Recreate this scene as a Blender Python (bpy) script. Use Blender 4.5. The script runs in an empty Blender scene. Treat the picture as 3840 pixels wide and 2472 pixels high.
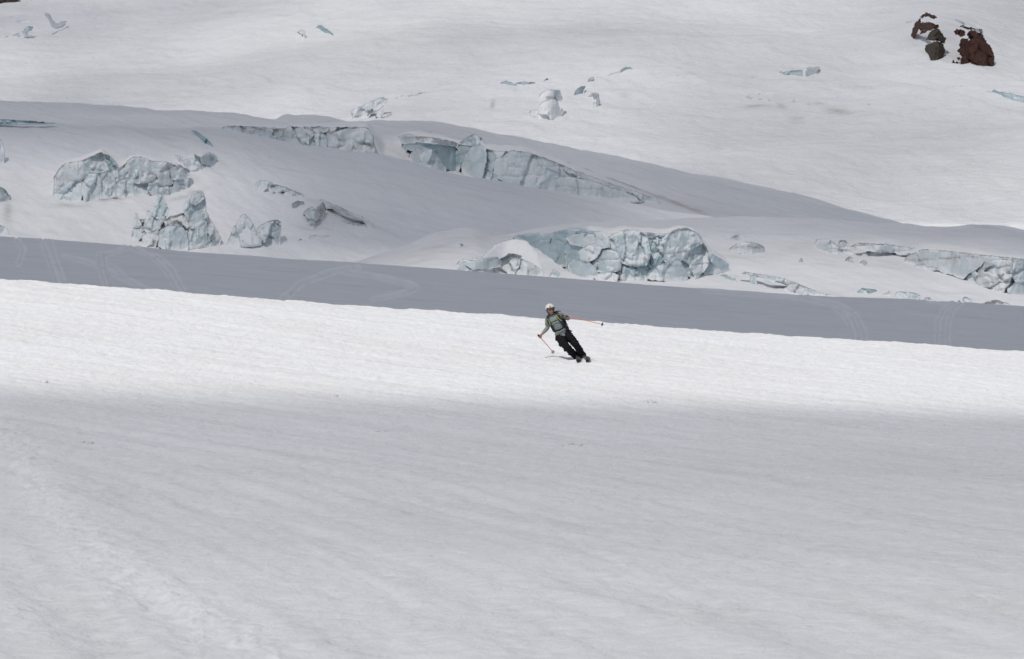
import bpy, bmesh, math, random
import numpy as np
from mathutils import Vector, Matrix
from mathutils.geometry import delaunay_2d_cdt

random.seed(7); np.random.seed(7)
sc = bpy.context.scene
COL = sc.collection
K = (36.0 / 135.0) / 3840.0            # radians (tangent) per photo pixel, 135 mm lens
SKI_D = 93.6                           # metres to the skier

# ------------------------------------------------------------------ camera, sky, sun
cd = bpy.data.cameras.new('camera'); cam = bpy.data.objects.new('camera', cd); COL.objects.link(cam)
cd.lens = 135; cd.sensor_width = 36; cd.clip_start = 0.5; cd.clip_end = 20000
cam.location = (0, 0, 0); cam.rotation_euler = (math.radians(90), 0, 0)
cd.dof.use_dof = True; cd.dof.focus_distance = SKI_D; cd.dof.aperture_fstop = 9
sc.camera = cam
SUN = Vector((-0.27, -0.50, 0.82)).normalized()
elev = math.asin(SUN.z)
w = bpy.data.worlds.new('World'); sc.world = w; w.use_nodes = True
nt = w.node_tree; nt.nodes.clear()
o = nt.nodes.new('ShaderNodeOutputWorld'); bg = nt.nodes.new('ShaderNodeBackground'); sk = nt.nodes.new('ShaderNodeTexSky')
sk.sky_type = 'NISHITA'; sk.sun_disc = False; sk.sun_elevation = elev; sk.sun_rotation = math.atan2(SUN.x, SUN.y)
sk.altitude = 2500; sk.air_density = 0.8; sk.dust_density = 1.0
bg.inputs[1].default_value = 0.068
nt.links.new(sk.outputs[0], bg.inputs[0]); nt.links.new(bg.outputs[0], o.inputs[0])
sl = bpy.data.lights.new('sun', 'SUN'); sun = bpy.data.objects.new('sun', sl); COL.objects.link(sun)
sl.energy = 2.72; sl.angle = math.radians(0.53); sl.color = (1.0, 0.965, 0.92)
sun.rotation_euler = SUN.to_track_quat('Z', 'Y').to_euler(); sun.location = SUN * 50
sc.view_settings.view_transform = 'Standard'; sc.view_settings.look = 'None'
sc.view_settings.exposure = 0; sc.view_settings.gamma = 1; sc.view_settings.use_curve_mapping = False
sc.render.engine = 'CYCLES'
sc.cycles.use_denoising = True
sc.cycles.max_bounces = 5; sc.cycles.diffuse_bounces = 4; sc.cycles.transparent_max_bounces = 6
sc.cycles.caustics_reflective = False; sc.cycles.caustics_refractive = False

# ------------------------------------------------------------------ noise
def _h(ix, iy, s):
    n = (ix.astype(np.int64) * 374761393 + iy.astype(np.int64) * 668265263 + s * 974634777) & 0xffffffff
    n = ((n ^ (n >> 13)) * 1274126177) & 0xffffffff
    return ((n ^ (n >> 16)) & 0xffffff) / float(0x1000000)
def noise(x, y, s=0):
    x = np.asarray(x, float); y = np.asarray(y, float)
    ix = np.floor(x); iy = np.floor(y); fx = x - ix; fy = y - iy
    u = fx * fx * fx * (fx * (fx * 6 - 15) + 10); v = fy * fy * fy * (fy * (fy * 6 - 15) + 10)
    def g(a, b):
        t = _h(ix + a, iy + b, s) * 6.2831853
        return np.cos(t) * (fx - a) + np.sin(t) * (fy - b)
    return 1.5 * ((g(0, 0) * (1 - u) + g(1, 0) * u) * (1 - v) + (g(0, 1) * (1 - u) + g(1, 1) * u) * v)
def fbm(x, y, s=0, o=4, gain=0.5):
    r = 0; a = 1.0
    for i in range(o):
        r = r + a * noise(x * 2 ** i + 17.3 * i, y * 2 ** i - 9.1 * i, s + i); a *= gain
    return r
def sstep(a, b, x):
    t = np.clip((x - a) / (b - a), 0, 1); return t * t * (3 - 2 * t)
def cubic(pts):
    p = np.array(pts, float); X = p[:, 0]; Y = p[:, 1]
    d = np.diff(Y) / np.diff(X); m = np.zeros(len(X)); m[0] = d[0]; m[-1] = d[-1]
    for i in range(1, len(X) - 1):
        m[i] = 0 if d[i - 1] * d[i] < 0 and False else (d[i - 1] * (X[i + 1] - X[i]) + d[i] * (X[i] - X[i - 1])) / (X[i + 1] - X[i - 1])
    def f(x):
        x = np.clip(np.asarray(x, float), X[0], X[-1])
        i = np.clip(np.searchsorted(X, x) - 1, 0, len(X) - 2)
        h = X[i + 1] - X[i]; t = (x - X[i]) / h
        return ((2 * t**3 - 3 * t**2 + 1) * Y[i] + (t**3 - 2 * t**2 + t) * h * m[i] + (-2 * t**3 + 3 * t**2) * Y[i + 1] + (t**3 - t**2) * h * m[i + 1])
    return f
def pt(px, py, D):
    return Vector(((px - 1920) * K * D, D, -(py - 1236) * K * D))

# ------------------------------------------------------------------ materials
def srgb(r, g, b):
    f = lambda c: (c / 12.92 if c <= 0.04045 else ((c + 0.055) / 1.055) ** 2.4)
    return (f(r / 255), f(g / 255), f(b / 255), 1)
class NG:
    def __init__(s, name):
        s.m = bpy.data.materials.new(name); s.m.use_nodes = True; s.t = s.m.node_tree; s.t.nodes.clear()
        s.out = s.t.nodes.new('ShaderNodeOutputMaterial')
    def n(s, typ, ins=None, **kw):
        nd = s.t.nodes.new(typ)
        for k, v in kw.items(): setattr(nd, k, v)
        for k, v in (ins or {}).items():
            if hasattr(v, 'links') or isinstance(v, bpy.types.NodeSocket): s.t.links.new(v, nd.inputs[k])
            else: nd.inputs[k].default_value = v
        return nd
    def mix(s, f, a, b, mode='MIX'):
        nd = s.t.nodes.new('ShaderNodeMix'); nd.data_type = 'RGBA'; nd.blend_type = mode
        for i, v in ((0, f), (6, a), (7, b)):
            if isinstance(v, bpy.types.NodeSocket): s.t.links.new(v, nd.inputs[i])
            else: nd.inputs[i].default_value = v
        return nd.outputs[2]
    def math(s, op, a, b=0.0):
        nd = s.t.nodes.new('ShaderNodeMath'); nd.operation = op
        for i, v in ((0, a), (1, b)):
            if isinstance(v, bpy.types.NodeSocket): s.t.links.new(v, nd.inputs[i])
            else: nd.inputs[i].default_value = v
        return nd.outputs[0]
    def ramp(s, f, lo, hi):
        nd = s.n('ShaderNodeMapRange', {0: f, 1: lo, 2: hi}); nd.clamp = True; return nd.outputs[0]
    def noise(s, scale, detail=4, vec=None, rough=0.5):
        nd = s.n('ShaderNodeTexNoise', {'Scale': scale, 'Detail': detail, 'Roughness': rough})
        if vec is not None: s.t.links.new(vec, nd.inputs['Vector'])
        return nd.outputs[0]
    def pos(s, sx=1, sy=1, sz=1):
        c = s.n('ShaderNodeNewGeometry')
        return s.n('ShaderNodeMapping', {'Vector': c.outputs['Position'], 'Scale': (sx, sy, sz)}).outputs[0]
    def done(s, col, rough=0.6, spec=0.2, bump=None, bs=0.3, bd=0.1, **kw):
        p = s.n('ShaderNodeBsdfPrincipled')
        for i, v in (('Base Color', col), ('Roughness', rough), ('Specular IOR Level', spec)):
            if isinstance(v, bpy.types.NodeSocket): s.t.links.new(v, p.inputs[i])
            else: p.inputs[i].default_value = v
        for k, v in kw.items(): p.inputs[k].default_value = v
        if bump is not None:
            b = s.n('ShaderNodeBump', {'Strength': bs, 'Distance': bd, 'Height': bump}); s.t.links.new(b.outputs[0], p.inputs['Normal'])
        s.t.links.new(p.outputs[0], s.out.inputs[0]); return s.m
def snow_mat(name, scales, bs, bd, tint=0.5, base=(0.84, 0.845, 0.85, 1)):
    g = NG(name)
    at = g.n('ShaderNodeAttribute', attribute_name='dirt')
    n1 = g.noise(1 / scales[0], 4, g.pos()); n2 = g.noise(1 / scales[1], 5, g.pos()); n3 = g.noise(1 / scales[2], 6, g.pos(), 0.6)
    c = g.mix(g.math('MULTIPLY', g.ramp(n1, 0.42, 0.75), tint), base, (0.775, 0.765, 0.745, 1))
    c = g.mix(g.math('MULTIPLY', g.ramp(n2, 0.5, 0.8), tint * 0.7), c, (0.76, 0.775, 0.79, 1))
    ch = g.n('ShaderNodeAttribute', attribute_name='whiten'); c = g.mix(ch.outputs['Fac'], c, (0.93, 0.935, 0.94, 1))
    d = g.math('MULTIPLY', at.outputs['Fac'], g.ramp(g.noise(1 / scales[1], 6, g.pos(), 0.7), 0.3, 0.6))
    c = g.mix(d, c, (0.34, 0.29, 0.25, 1))
    h = g.math('ADD', g.math('MULTIPLY', n2, 1.0), g.math('MULTIPLY', n3, 0.45))
    return g.done(c, 0.65, 0.15, h, bs, bd)
M = {}
M['near'] = snow_mat('near_snow', (6.0, 0.35, 0.06), 0.9, 0.09, 0.6)
M['slope'] = snow_mat('slope_snow', (15.0, 1.6, 0.25), 0.8, 0.14, 0.4, (0.80, 0.805, 0.81, 1))
M['glacier'] = snow_mat('glacier_snow', (40.0, 5.0, 0.8), 0.7, 0.5, 0.5)
M['far'] = snow_mat('far_snow', (140.0, 16.0, 3.0), 0.9, 2.4, 0.4)
def ice_mat():
    g = NG('glacier_ice')
    at = g.n('ShaderNodeAttribute', attribute_name='ice')
    sp = g.n('ShaderNodeSeparateColor', {0: at.outputs['Color']})
    nA = g.noise(0.5, 6, g.pos(), 0.6); nB = g.noise(2.2, 6, g.pos(1, 1, 2.5), 0.65); nS = g.noise(1.2, 5, g.pos(1, 1, 0.18), 0.6)
    c = g.mix(g.ramp(nA, 0.35, 0.7), (0.70, 0.74, 0.752, 1), (0.575, 0.645, 0.668, 1))
    c = g.mix(sp.outputs[1], c, (0.27, 0.42, 0.47, 1))
    d = g.math('MULTIPLY', sp.outputs[0], g.ramp(g.math('MULTIPLY', g.math('ADD', nB, nS), 0.5), 0.36, 0.58))
    c = g.mix(d, c, (0.27, 0.215, 0.18, 1))
    geo = g.n('ShaderNodeNewGeometry'); nz = g.n('ShaderNodeSeparateXYZ', {0: geo.outputs['Normal']}).outputs[2]
    sn = g.math('MAXIMUM', sp.outputs[2], g.math('MULTIPLY', g.ramp(g.math('ADD', nz, g.math('MULTIPLY', nB, 0.3)), 0.62, 0.85), 0.85))
    c = g.mix(sn, c, (0.83, 0.835, 0.84, 1))
    return g.done(c, 0.45, 0.25, g.math('ADD', nB, nS), 0.5, 0.18)
M['ice'] = ice_mat()
def rock_mat(name, a, b):
    g = NG(name); n1 = g.noise(0.35, 6, g.pos(), 0.65); n2 = g.noise(1.6, 6, g.pos(), 0.7); n3 = g.noise(0.6, 5, g.pos(1, 1, 2), 0.6)
    c = g.mix(g.ramp(n1, 0.35, 0.65), a, b); c = g.mix(g.ramp(g.noise(0.9, 5, g.pos(1, 1, 1.6), 0.6), 0.5, 0.68), c, (a[0] * 1.5, a[1] * 1.45, a[2] * 1.3, 1))
    c = g.mix(g.math('MULTIPLY', g.ramp(n2, 0.5, 0.7), 0.6), c, (a[0] * 0.45, a[1] * 0.45, a[2] * 0.45, 1))
    at = g.n('ShaderNodeAttribute', attribute_name='ice'); sp = g.n('ShaderNodeSeparateColor', {0: at.outputs['Color']})
    sn = g.ramp(g.math('ADD', g.math('MULTIPLY', sp.outputs[2], 0.9), g.math('MULTIPLY', n3, 0.55)), 0.62, 0.68)
    c = g.mix(sn, c, (0.8, 0.8, 0.81, 1))
    return g.done(c, 0.85, 0.2, n2, 0.9, 0.8)
M['red_rock'] = rock_mat('red_brown_rock', (0.105, 0.048, 0.034, 1), (0.06, 0.032, 0.03, 1))
M['grey_rock'] = rock_mat('olive_grey_rock', (0.095, 0.078, 0.06, 1), (0.065, 0.055, 0.048, 1))
def plain(name, col, rough=0.6, spec=0.3, var=0.25, scale=30, bd=0.003):
    g = NG(name); c4 = tuple(col) + (1,) if len(col) == 3 else col
    tc = g.n('ShaderNodeTexCoord').outputs['Object']
    n = g.noise(scale, 4, tc)
    c = g.mix(g.ramp(n, 0.3, 0.7), c4, tuple(x * (1 - var) for x in c4[:3]) + (1,))
    return g.done(c, rough, spec, n, 0.4, bd)

# ------------------------------------------------------------------ object helpers
def tag(o, label=None, cat=None, group=None, kind=None):
    if label: o['label'] = label
    if cat: o['category'] = cat
    if group: o['group'] = group
    if kind: o['kind'] = kind
    return o
def empty(name, loc, label, cat, group=None):
    o = bpy.data.objects.new(name, None); COL.objects.link(o); o.location = loc; o.empty_display_size = 0.2
    return tag(o, label, cat, group)
def link(name, me, mat, parent=None, smooth=True):
    o = bpy.data.objects.new(name, me); COL.objects.link(o)
    if mat: me.materials.append(mat)
    if smooth: me.polygons.foreach_set('use_smooth', np.ones(len(me.polygons), bool))
    if parent is not None:
        o.parent = parent; o.matrix_parent_inverse = Matrix.Translation(-Vector(parent.location))
    return o
def grid_mesh(name, V):
    r, c = V.shape[:2]
    me = bpy.data.meshes.new(name)
    me.vertices.add(r * c); me.vertices.foreach_set('co', V.reshape(-1).astype(np.float32))
    i = np.arange(r * c).reshape(r, c)
    q = np.stack([i[:-1, :-1], i[:-1, 1:], i[1:, 1:], i[1:, :-1]], -1).reshape(-1, 4)
    me.loops.add(q.size); me.loops.foreach_set('vertex_index', q.reshape(-1).astype(np.int32))
    me.polygons.add(len(q)); me.polygons.foreach_set('loop_start', (np.arange(len(q)) * 4).astype(np.int32))
    me.update(calc_edges=True); me.validate()
    return me
def fattr(me, name, arr):
    a = me.attributes.new(name, 'FLOAT', 'POINT'); a.data.foreach_set('value', np.asarray(arr, np.float32).reshape(-1))
def cols(n_in, n_out=24, lo=-1500, hi=5340):
    return np.concatenate([np.linspace(lo, -120, n_out, endpoint=False), np.linspace(-120, 3960, n_in), np.linspace(3960, hi, n_out + 1)[1:]])
def seg_dist(px, py, pts):
    best = np.full(np.shape(px), 1e9)
    for (ax, ay), (bx, by) in zip(pts[:-1], pts[1:]):
        dx, dy = bx - ax, by - ay; t = np.clip(((px - ax) * dx + (py - ay) * dy) / (dx * dx + dy * dy + 1e-9), 0, 1)
        best = np.minimum(best, np.hypot(px - ax - t * dx, py - ay - t * dy))
    return best

# ------------------------------------------------------------------ near snowfield (foreground and sunlit rise)
prof = cubic([(-120, -1.9), (-20, -1.75), (0, -1.75), (12, -1.95), (25, -2.18), (40, -2.3), (55, -2.2), (70, -1.85), (82, -1.33), (93.6, -0.630),
              (102, -0.09), (107, 0.19), (110, 0.32), (113, 0.385), (117, 0.25), (125, -0.5), (140, -3), (165, -7), (190, -10)])
cross = cubic([(-120, -0.02), (20, -0.02), (50, -0.03), (80, -0.042), (95, -0.055), (110, -0.069), (200, -0.07)])
shear = cubic([(-120, -24), (0, 0), (25, 4.5), (45, 8.5), (60, 13), (75, 22), (95, 39), (113, 56), (190, 115)])
def near_z(X, Y, fine=True):
    z = prof(Y) + cross(Y) * X
    if fine:
        c = X + shear(Y)
        z = z + 0.05 * noise(X / 9, Y / 14, 3) + (1 - .35 * sstep(60, 85, Y)) * (0.05 * noise(c / 1.2, Y / 20, 5) + 0.032 * noise(c / 0.42, Y / 10, 6))
        z = z + 0.02 * fbm(X / 0.6, Y / 0.9, 8, 3) + 0.014 * noise(X / 0.16, Y / 0.3, 12) + 0.02 * np.maximum(noise(X / 0.4, Y / 0.5, 14) - 0.45, 0)
        cr = sstep(100, 112, Y); z = z + cr * (0.035 * fbm(X / 1.6, Y / 2.5, 21, 4, 0.6))
    return z
def build_near():
    a = cols(760, 30) ; a = (a - 1920) * K
    Ds = np.concatenate([np.linspace(-120, 18, 30, endpoint=False), np.linspace(18, 40, 170, endpoint=False), np.linspace(40, 118, 330, endpoint=False), np.linspace(118, 190, 24)])
    A, D = np.meshgrid(a, Ds); Wd = np.maximum(D, 40.0); Wd = np.where(D < 24, 40.0, D) * 0 + np.maximum(D, 24.0)
    X = A * Wd * np.where(np.abs(A) > 0.15, 1 + (np.abs(A) - 0.15) * 30, 1)
    Z = near_z(X, D)
    px = 1920 + X / (K * np.maximum(D, 10)); py = 1236 - Z / (K * np.maximum(D, 10))
    # old lumpy trail through the lower left of the field
    tr = np.array([(-100, 1560), (90, 1700), (150, 1850), (330, 2030), (480, 2150), (760, 2330), (1000, 2480)], float)
    d = seg_dist(px, py * 1.0, [tuple(p) for p in tr]); wgt = np.exp(-(d / 95) ** 2) * sstep(14, 20, D)
    lump0 = fbm(X / 0.16, D / 0.4, 34, 3)
    lump = np.maximum(fbm(X / 0.22, D / 0.55, 33, 3), -0.1) + 0.55
    Z = Z + wgt * 0.036 * lump
    for q in ([(560, 1870), (700, 1900), (1000, 1980), (1250, 2110), (1480, 2230)], [(2300, 1860), (2800, 2030), (3300, 2160), (3700, 2260)], [(1200, 1700), (1900, 1900), (2600, 2260)]):
        d = seg_dist(px, py, q); Z = Z - np.exp(-(d / 11) ** 2) * 0.020 * (0.6 + 0.8 * noise(X / 0.5, D / 2, 41)) * sstep(14, 20, D)
        d = seg_dist(px, py + 18, q); Z = Z + np.exp(-(d / 14) ** 2) * 0.016 * sstep(14, 20, D) * (0.7 + noise(X / 0.2, D / 0.5, 42))
    V = np.stack([X, D, Z], -1)
    me = grid_mesh('near_snowfield', V)
    fattr(me, 'dirt', np.clip(fbm((X + shear(D)) / .8, D / 9, 52, 4, .6) * .28 - .06, 0, .13) + np.clip(noise(X / .3, D / .6, 53) - .72, 0, .2) * .8)
    cc = X + shear(D); stk = np.clip(.6 * fbm(cc / .5, D / 16, 55, 4, .6) + .35 * fbm(X / .25, D / .5, 57, 2), -1, 1)
    fattr(me, 'whiten', np.clip(np.maximum(wgt * (.6 + .9 * lump0) * .9, .55 * stk), 0, 1)); tag(link('snowfield', me, M['near']), kind='structure')
build_near()

# ------------------------------------------------------------------ snow sheets further back
class Sheet:
    def __init__(s, top, bot, D0, D1, p):
        s.T = cubic(top); s.B = cubic(bot) if not callable(bot) else bot; s.D0, s.D1, s.p = D0, D1, p; s.crests = []
    def py(s, px, v):
        f = np.where(v <= 1, 1 - np.abs(1 - np.minimum(v, 1)) ** s.p, 1 - (np.maximum(v, 1) - 1) ** 1.6 * 5)
        y = s.B(px) + (s.T(px) - s.B(px)) * f
        for L, amp, wf, wb, x0, x1, fade in s.crests:
            q = y - (L(px) + amp); win = sstep(x0, x0 + fade, px) * (1 - sstep(x1 - fade, x1, px))
            y = y - amp * win * np.where(q > 0, np.exp(-(q / wf) ** 2), np.exp(-(q / wb) ** 2))
        return y
    def D(s, v): return s.D0 + (s.D1 - s.D0) * v
    def D_at(s, px, py):
        v = np.linspace(0, 1.02, 900); q = np.full_like(v, px); y = s.py(q, v); D = s.D(v); X = (q - 1920) * K * D
        z = s.zn(X, D) + (s.ex(q, y, X, D) if s.ex else 0); y = y - z / (K * D)
        i = np.argmax(y <= py) if np.any(y <= py) else int(y.argmin())
        return float(D[i])
    def build(s, name, n_in, rows, mat, zn, dirt=None, vmax=1.3, extra=None):
        s.zn, s.ex = zn, extra; sl_ = {'glacier_slope': .24, 'glacier_ridge': .26, 'glacier_field': .03, 'snow_slope': .09}.get(name, .05)
        c = cols(n_in); v = np.concatenate([np.linspace(0, 1.03, rows), np.linspace(1.03, vmax, 10)[1:]])
        PX, Vv = np.meshgrid(c, v); Y = s.py(PX, Vv); D = s.D(Vv)
        X = (PX - 1920) * K * D; Z = -(Y - 1236) * K * D
        Z = Z + zn(X, D)
        if extra is not None: Z = Z + extra(PX, Y, X, D)
        me = grid_mesh(name, np.stack([X, D, Z], -1))
        st_ = fbm(PX / 420, (Y - sl_ * PX) / 13, len(name), 4, .6)
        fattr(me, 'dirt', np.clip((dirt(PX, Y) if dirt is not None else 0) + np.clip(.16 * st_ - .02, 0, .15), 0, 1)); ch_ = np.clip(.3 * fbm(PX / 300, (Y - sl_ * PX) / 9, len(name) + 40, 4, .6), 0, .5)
        fattr(me, 'whiten', np.maximum(track_c(PX, Y), ch_ * .9) if name == 'snow_slope' else ch_)
        return tag(link(name, me, mat), kind='structure')
near_crest = cubic([(-1600, 955), (0, 1059), (963, 1119), (1990, 1191), (2279, 1217), (3050, 1284), (3840, 1326), (5400, 1430)])
TB = [(-1600, 770), (0, 886), (400, 914), (800, 948), (1057, 966), (1482, 996), (1941, 1032), (2460, 1068), (2640, 1080), (3091, 1108), (3492, 1126), (3840, 1151), (5400, 1260)]
SB = Sheet(TB, lambda px: near_crest(px) + 60, 165, 238, 1.25)
TC1 = [(-1600, 1020), (0, 1000), (1000, 1005), (1300, 985), (1380, 966), (1480, 936), (1600, 890), (1700, 868), (1790, 866), (1830, 884), (1930, 880), (2020, 858), (2150, 845), (2300, 828), (2500, 818), (2650, 813), (3000, 818), (3380, 838), (3560, 846), (3650, 840), (3750, 845), (3840, 862), (5400, 930)]
SC1 = Sheet(TC1, lambda px: cubic(TB)(px) + 70, 370, 470, 1.5)
TC2A = [(-1600, 430), (0, 456), (200, 458), (420, 466), (600, 474), (820, 474), (900, 490), (1060, 530), (1250, 562), (1400, 580), (1560, 612), (1680, 642), (1780, 658), (2050, 708), (2300, 748), (2500, 788), (2640, 808), (2800, 836), (3400, 930), (5400, 1200)]
SC2A = Sheet(TC2A, lambda px: np.maximum(cubic(TB)(px), 0) + 50, 540, 640, 1.35)
SC2A.crests = [(cubic([(-1600, 470), (300, 462), (420, 466), (560, 520), (700, 570), (800, 640), (6000, 700)]), 12, 60, 14, 380, 860, 90),
               (cubic([(-1600, 700), (1000, 735), (1150, 765), (1400, 850), (6000, 900)]), 10, 40, 10, 900, 1500, 120)]
TC2B = [(-1600, 350), (0, 380), (280, 395), (550, 413), (800, 422), (930, 428), (1000, 441), (1035, 441), (1056, 428), (1120, 424), (1220, 429), (1330, 454), (1400, 447), (1500, 450), (1640, 464), (1729, 480), (1861, 506), (2142, 552), (2460, 612), (2500, 622), (2769, 673), (2987, 723), (3200, 790), (3368, 840), (3600, 925), (5400, 1300)]
SC2B = Sheet(TC2B, lambda px: cubic(TC2A)(px) + 60, 650, 740, 1.4)
SF = Sheet([(-1600, 150), (0, 34), (230, 14), (420, -4), (800, -60), (1500, -220), (3840, -330), (5400, -330)], lambda px: 0 * px + 960, 790, 1750, 1.12)
SF.crests = [(cubic([(-2000, 300), (2500, 255), (2900, 272), (3080, 278), (3300, 305), (3500, 350), (3840, 432), (5400, 600)]), 24, 120, 14, 2820, 5000, 200),
             (cubic([(-2000, 345), (1300, 345), (1600, 318), (1900, 305), (2100, 290), (2380, 250), (2460, 250), (2620, 300), (6000, 320)]), 22, 90, 13, 1350, 2750, 250),
             (cubic([(-2000, 320), (800, 315), (870, 292), (960, 292), (1050, 318), (1180, 345), (6000, 345)]), 14, 40, 9, 760, 1230, 100),
             (cubic([(-2000, 135), (0, 130), (200, 100), (420, 40), (6000, 30)]), 14, 50, 10, -1500, 520, 200),
             (cubic([(-2000, 325), (0, 300), (400, 285), (800, 300), (6000, 320)]), 10, 80, 12, -1500, 900, 200),
             (cubic([(-2000, 590), (2400, 590), (2900, 562), (3400, 552), (3840, 560), (6000, 570)]), 12, 70, 14, 2450, 5200, 350),
             (cubic([(-2000, 160), (1100, 160), (1180, 100), (1300, 120), (6000, 150)]), 12, 50, 10, 1080, 1480, 100)]
rock_hump = lambda PX, Y, X, D: 9.0 * np.exp(-((PX - 3560) / 190) ** 2 - ((Y - 175) / 105) ** 2)
# ski tracks on the shaded slope: grooves with raised edges
TRK = [[(3030, 1118), (3140, 1140), (3210, 1180), (3240, 1230), (3250, 1320)], [(3000, 1118), (3110, 1140), (3170, 1180), (3198, 1230), (3205, 1320)],
       [(3590, 1130), (3545, 1160), (3520, 1200), (3515, 1260), (3525, 1330)], [(3610, 1135), (3575, 1160), (3560, 1200), (3552, 1260), (3565, 1330)],
       [(160, 900), (180, 960), (215, 1060)], [(190, 905), (205, 960), (245, 1070)],
       [(375, 950), (372, 990), (400, 1080)], [(392, 950), (395, 1000), (420, 1080)], [(480, 925), (395, 955), (375, 965)],
       [(500, 925), (570, 960), (625, 1020), (670, 1090)], [(590, 960), (640, 1010), (690, 1090)],
       [(1345, 1008), (1260, 1028), (1130, 1070), (1050, 1130)], [(1310, 1008), (1220, 1035), (1110, 1080), (1075, 1130)],
       [(1300, 1028), (1420, 1045), (1540, 1070), (1565, 1082), (1530, 1098), (1400, 1125)],
       [(2640, 1090), (2850, 1105), (3030, 1120)], [(240, 960), (330, 985), (480, 1050), (560, 1090)], [(60, 890), (90, 930), (70, 990)], [(3480, 1126), (3590, 1140)], [(420, 1000), (520, 1085)]]
def track_z(PX, Y, X, D):
    z = np.zeros(PX.shape); inb = (PX > -110) & (PX < 3950)
    for q in TRK:
        # straighten the pixel aspect: the slope is seen at a low angle, so measure mostly across the track
        d = seg_dist(PX, Y, q)
        z -= 0.07 * np.exp(-(d / 5) ** 2); z += 0.05 * np.exp(-((d - 9) / 4) ** 2) * (0.8 + 0.4 * noise(X / 0.6, D / 2, 77))
    return z * inb
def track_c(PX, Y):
    d = np.min([seg_dist(PX, Y, q) for q in TRK], 0); return np.clip((1.0 * np.exp(-((d - 8) / 5) ** 2) + .35 * np.exp(-(d / 6) ** 2)) * (.72 + .4 * noise(PX / 40, Y / 25, 78)), 0, 1) * ((PX > -110) & (PX < 3950))  # whiter snow colour along track edges and grooves
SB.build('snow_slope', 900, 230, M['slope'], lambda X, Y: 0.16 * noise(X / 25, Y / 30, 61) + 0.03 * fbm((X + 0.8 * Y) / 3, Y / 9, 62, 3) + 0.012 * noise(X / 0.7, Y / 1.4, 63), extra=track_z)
gz = lambda a, s: (lambda X, Y: a * (0.55 * noise(X / 30, Y / 30, s) + 0.20 * fbm((X + .25 * Y) / 6, Y / 14, s + 3, 5) + 0.10 * fbm((X + .4 * Y) / 2.2, Y / 16, s + 5, 2)))
def blobs(L):
    def f(px, py):
        r = np.zeros(px.shape)
        for x, y, a, b, s, rot in L:
            c, sn = math.cos(rot), math.sin(rot); dx, dy = px - x, py - y
            r = np.maximum(r, s * np.exp(-((dx * c + dy * sn) / a) ** 2 - ((-dx * sn + dy * c) / b) ** 2))
        return r
    return f
def brows(sheet, zn, L):
    """Raise the snow behind an ice cliff so that the cliff is cut into a real bank with a snow brow on top."""
    sheet.zn, sheet.ex = zn, None; prep = []
    for tp, bp, wside in L:
        t_ = np.array(tp, float); b_ = np.array(bp, float); xs = np.linspace(t_[0, 0], t_[-1, 0], 24)
        bt = np.interp(xs, b_[:, 0], b_[:, 1]); tt = np.interp(xs, t_[:, 0], t_[:, 1]); Df = np.array([sheet.D_at(min(max(x, -400), 4300), y) for x, y in zip(xs, bt)])
        k = np.ones(7) / 7; Df = np.convolve(np.pad(Df, 3, mode='edge'), k, 'valid'); st = Df + .55 * np.maximum(bt - tt, 0) * K * Df + 1.6
        prep.append((xs, tt, st, wside))
    def f(PX, Y, X, D):
        z = np.zeros(PX.shape)
        for xs, tt, st, wd in prep:
            q = PX + 5 * noise(X / 3, D / 5, 611); t_ = np.interp(q, xs, tt); s0 = np.interp(q, xs, st)
            win = sstep(xs[0] - wd, xs[0] + 8, q) * (1 - sstep(xs[-1] - 8, xs[-1] + wd, q))
            tgt = t_ + 3 - 17 * sstep(s0, s0 + 12, D) + 3 * noise(X / 1.6, D / 4, 612)
            z = np.maximum(z, K * D * np.maximum(0, Y - tgt) * win * sstep(s0 - 1, s0 + 2.5, D))
        return z
    return f
_s = lambda o, k, L: [(o[0] + a / k, o[1] + b / k) for a, b in L]
BW1 = [(_s((1640, 780), 1.994, [(1130, 170), (1300, 190), (1400, 170), (1500, 182), (1700, 198), (1800, 165), (1940, 192), (2020, 330), (2060, 345), (2180, 425)]), _s((1640, 780), 1.994, [(1130, 520), (1400, 525), (1930, 532), (2180, 470)]), 50),
       (_s((2640, 780), 1.994, [(1090, 270), (1150, 263), (1350, 268), (1560, 300)]), _s((2640, 780), 1.994, [(1090, 320), (1300, 365), (1430, 370), (1560, 325)]), 80),
       (_s((2640, 780), 1.994, [(1500, 385), (1640, 310), (1800, 320), (2050, 350), (2300, 380), (2520, 396)]), _s((2640, 780), 1.994, [(1500, 400), (1730, 452), (1950, 514), (2230, 634), (2520, 640)]), 60),
       (_s((2640, 780), 1.994, [(190, 300), (285, 255), (350, 255), (455, 300)]), _s((2640, 780), 1.994, [(190, 325), (455, 330)]), 50),
       (_s((2640, 780), 1.994, [(240, 474), (450, 498), (600, 527), (830, 618), (1000, 648)]), _s((2640, 780), 1.994, [(240, 484), (450, 530), (600, 600), (830, 648), (1000, 660)]), 30)]
BW2 = [(_s((0, 350), 2.4917, [(520, 790), (600, 672), (760, 642), (945, 556), (1060, 640), (1150, 680), (1235, 612), (1330, 610), (1640, 682), (1765, 770)]), _s((0, 350), 2.4917, [(520, 980), (690, 1010), (1000, 960), (1390, 935), (1590, 970), (1765, 880)]), 55),
       (_s((0, 350), 2.4917, [(1690, 640), (1800, 575), (1900, 580), (2020, 600)]), _s((0, 350), 2.4917, [(1690, 720), (1840, 745), (2020, 690)]), 40),
       (_s((800, 380), 2.4917, [(380, 760), (560, 762), (700, 808), (868, 868)]), _s((800, 380), 2.4917, [(380, 805), (560, 825), (860, 888)]), 30)]
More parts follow.
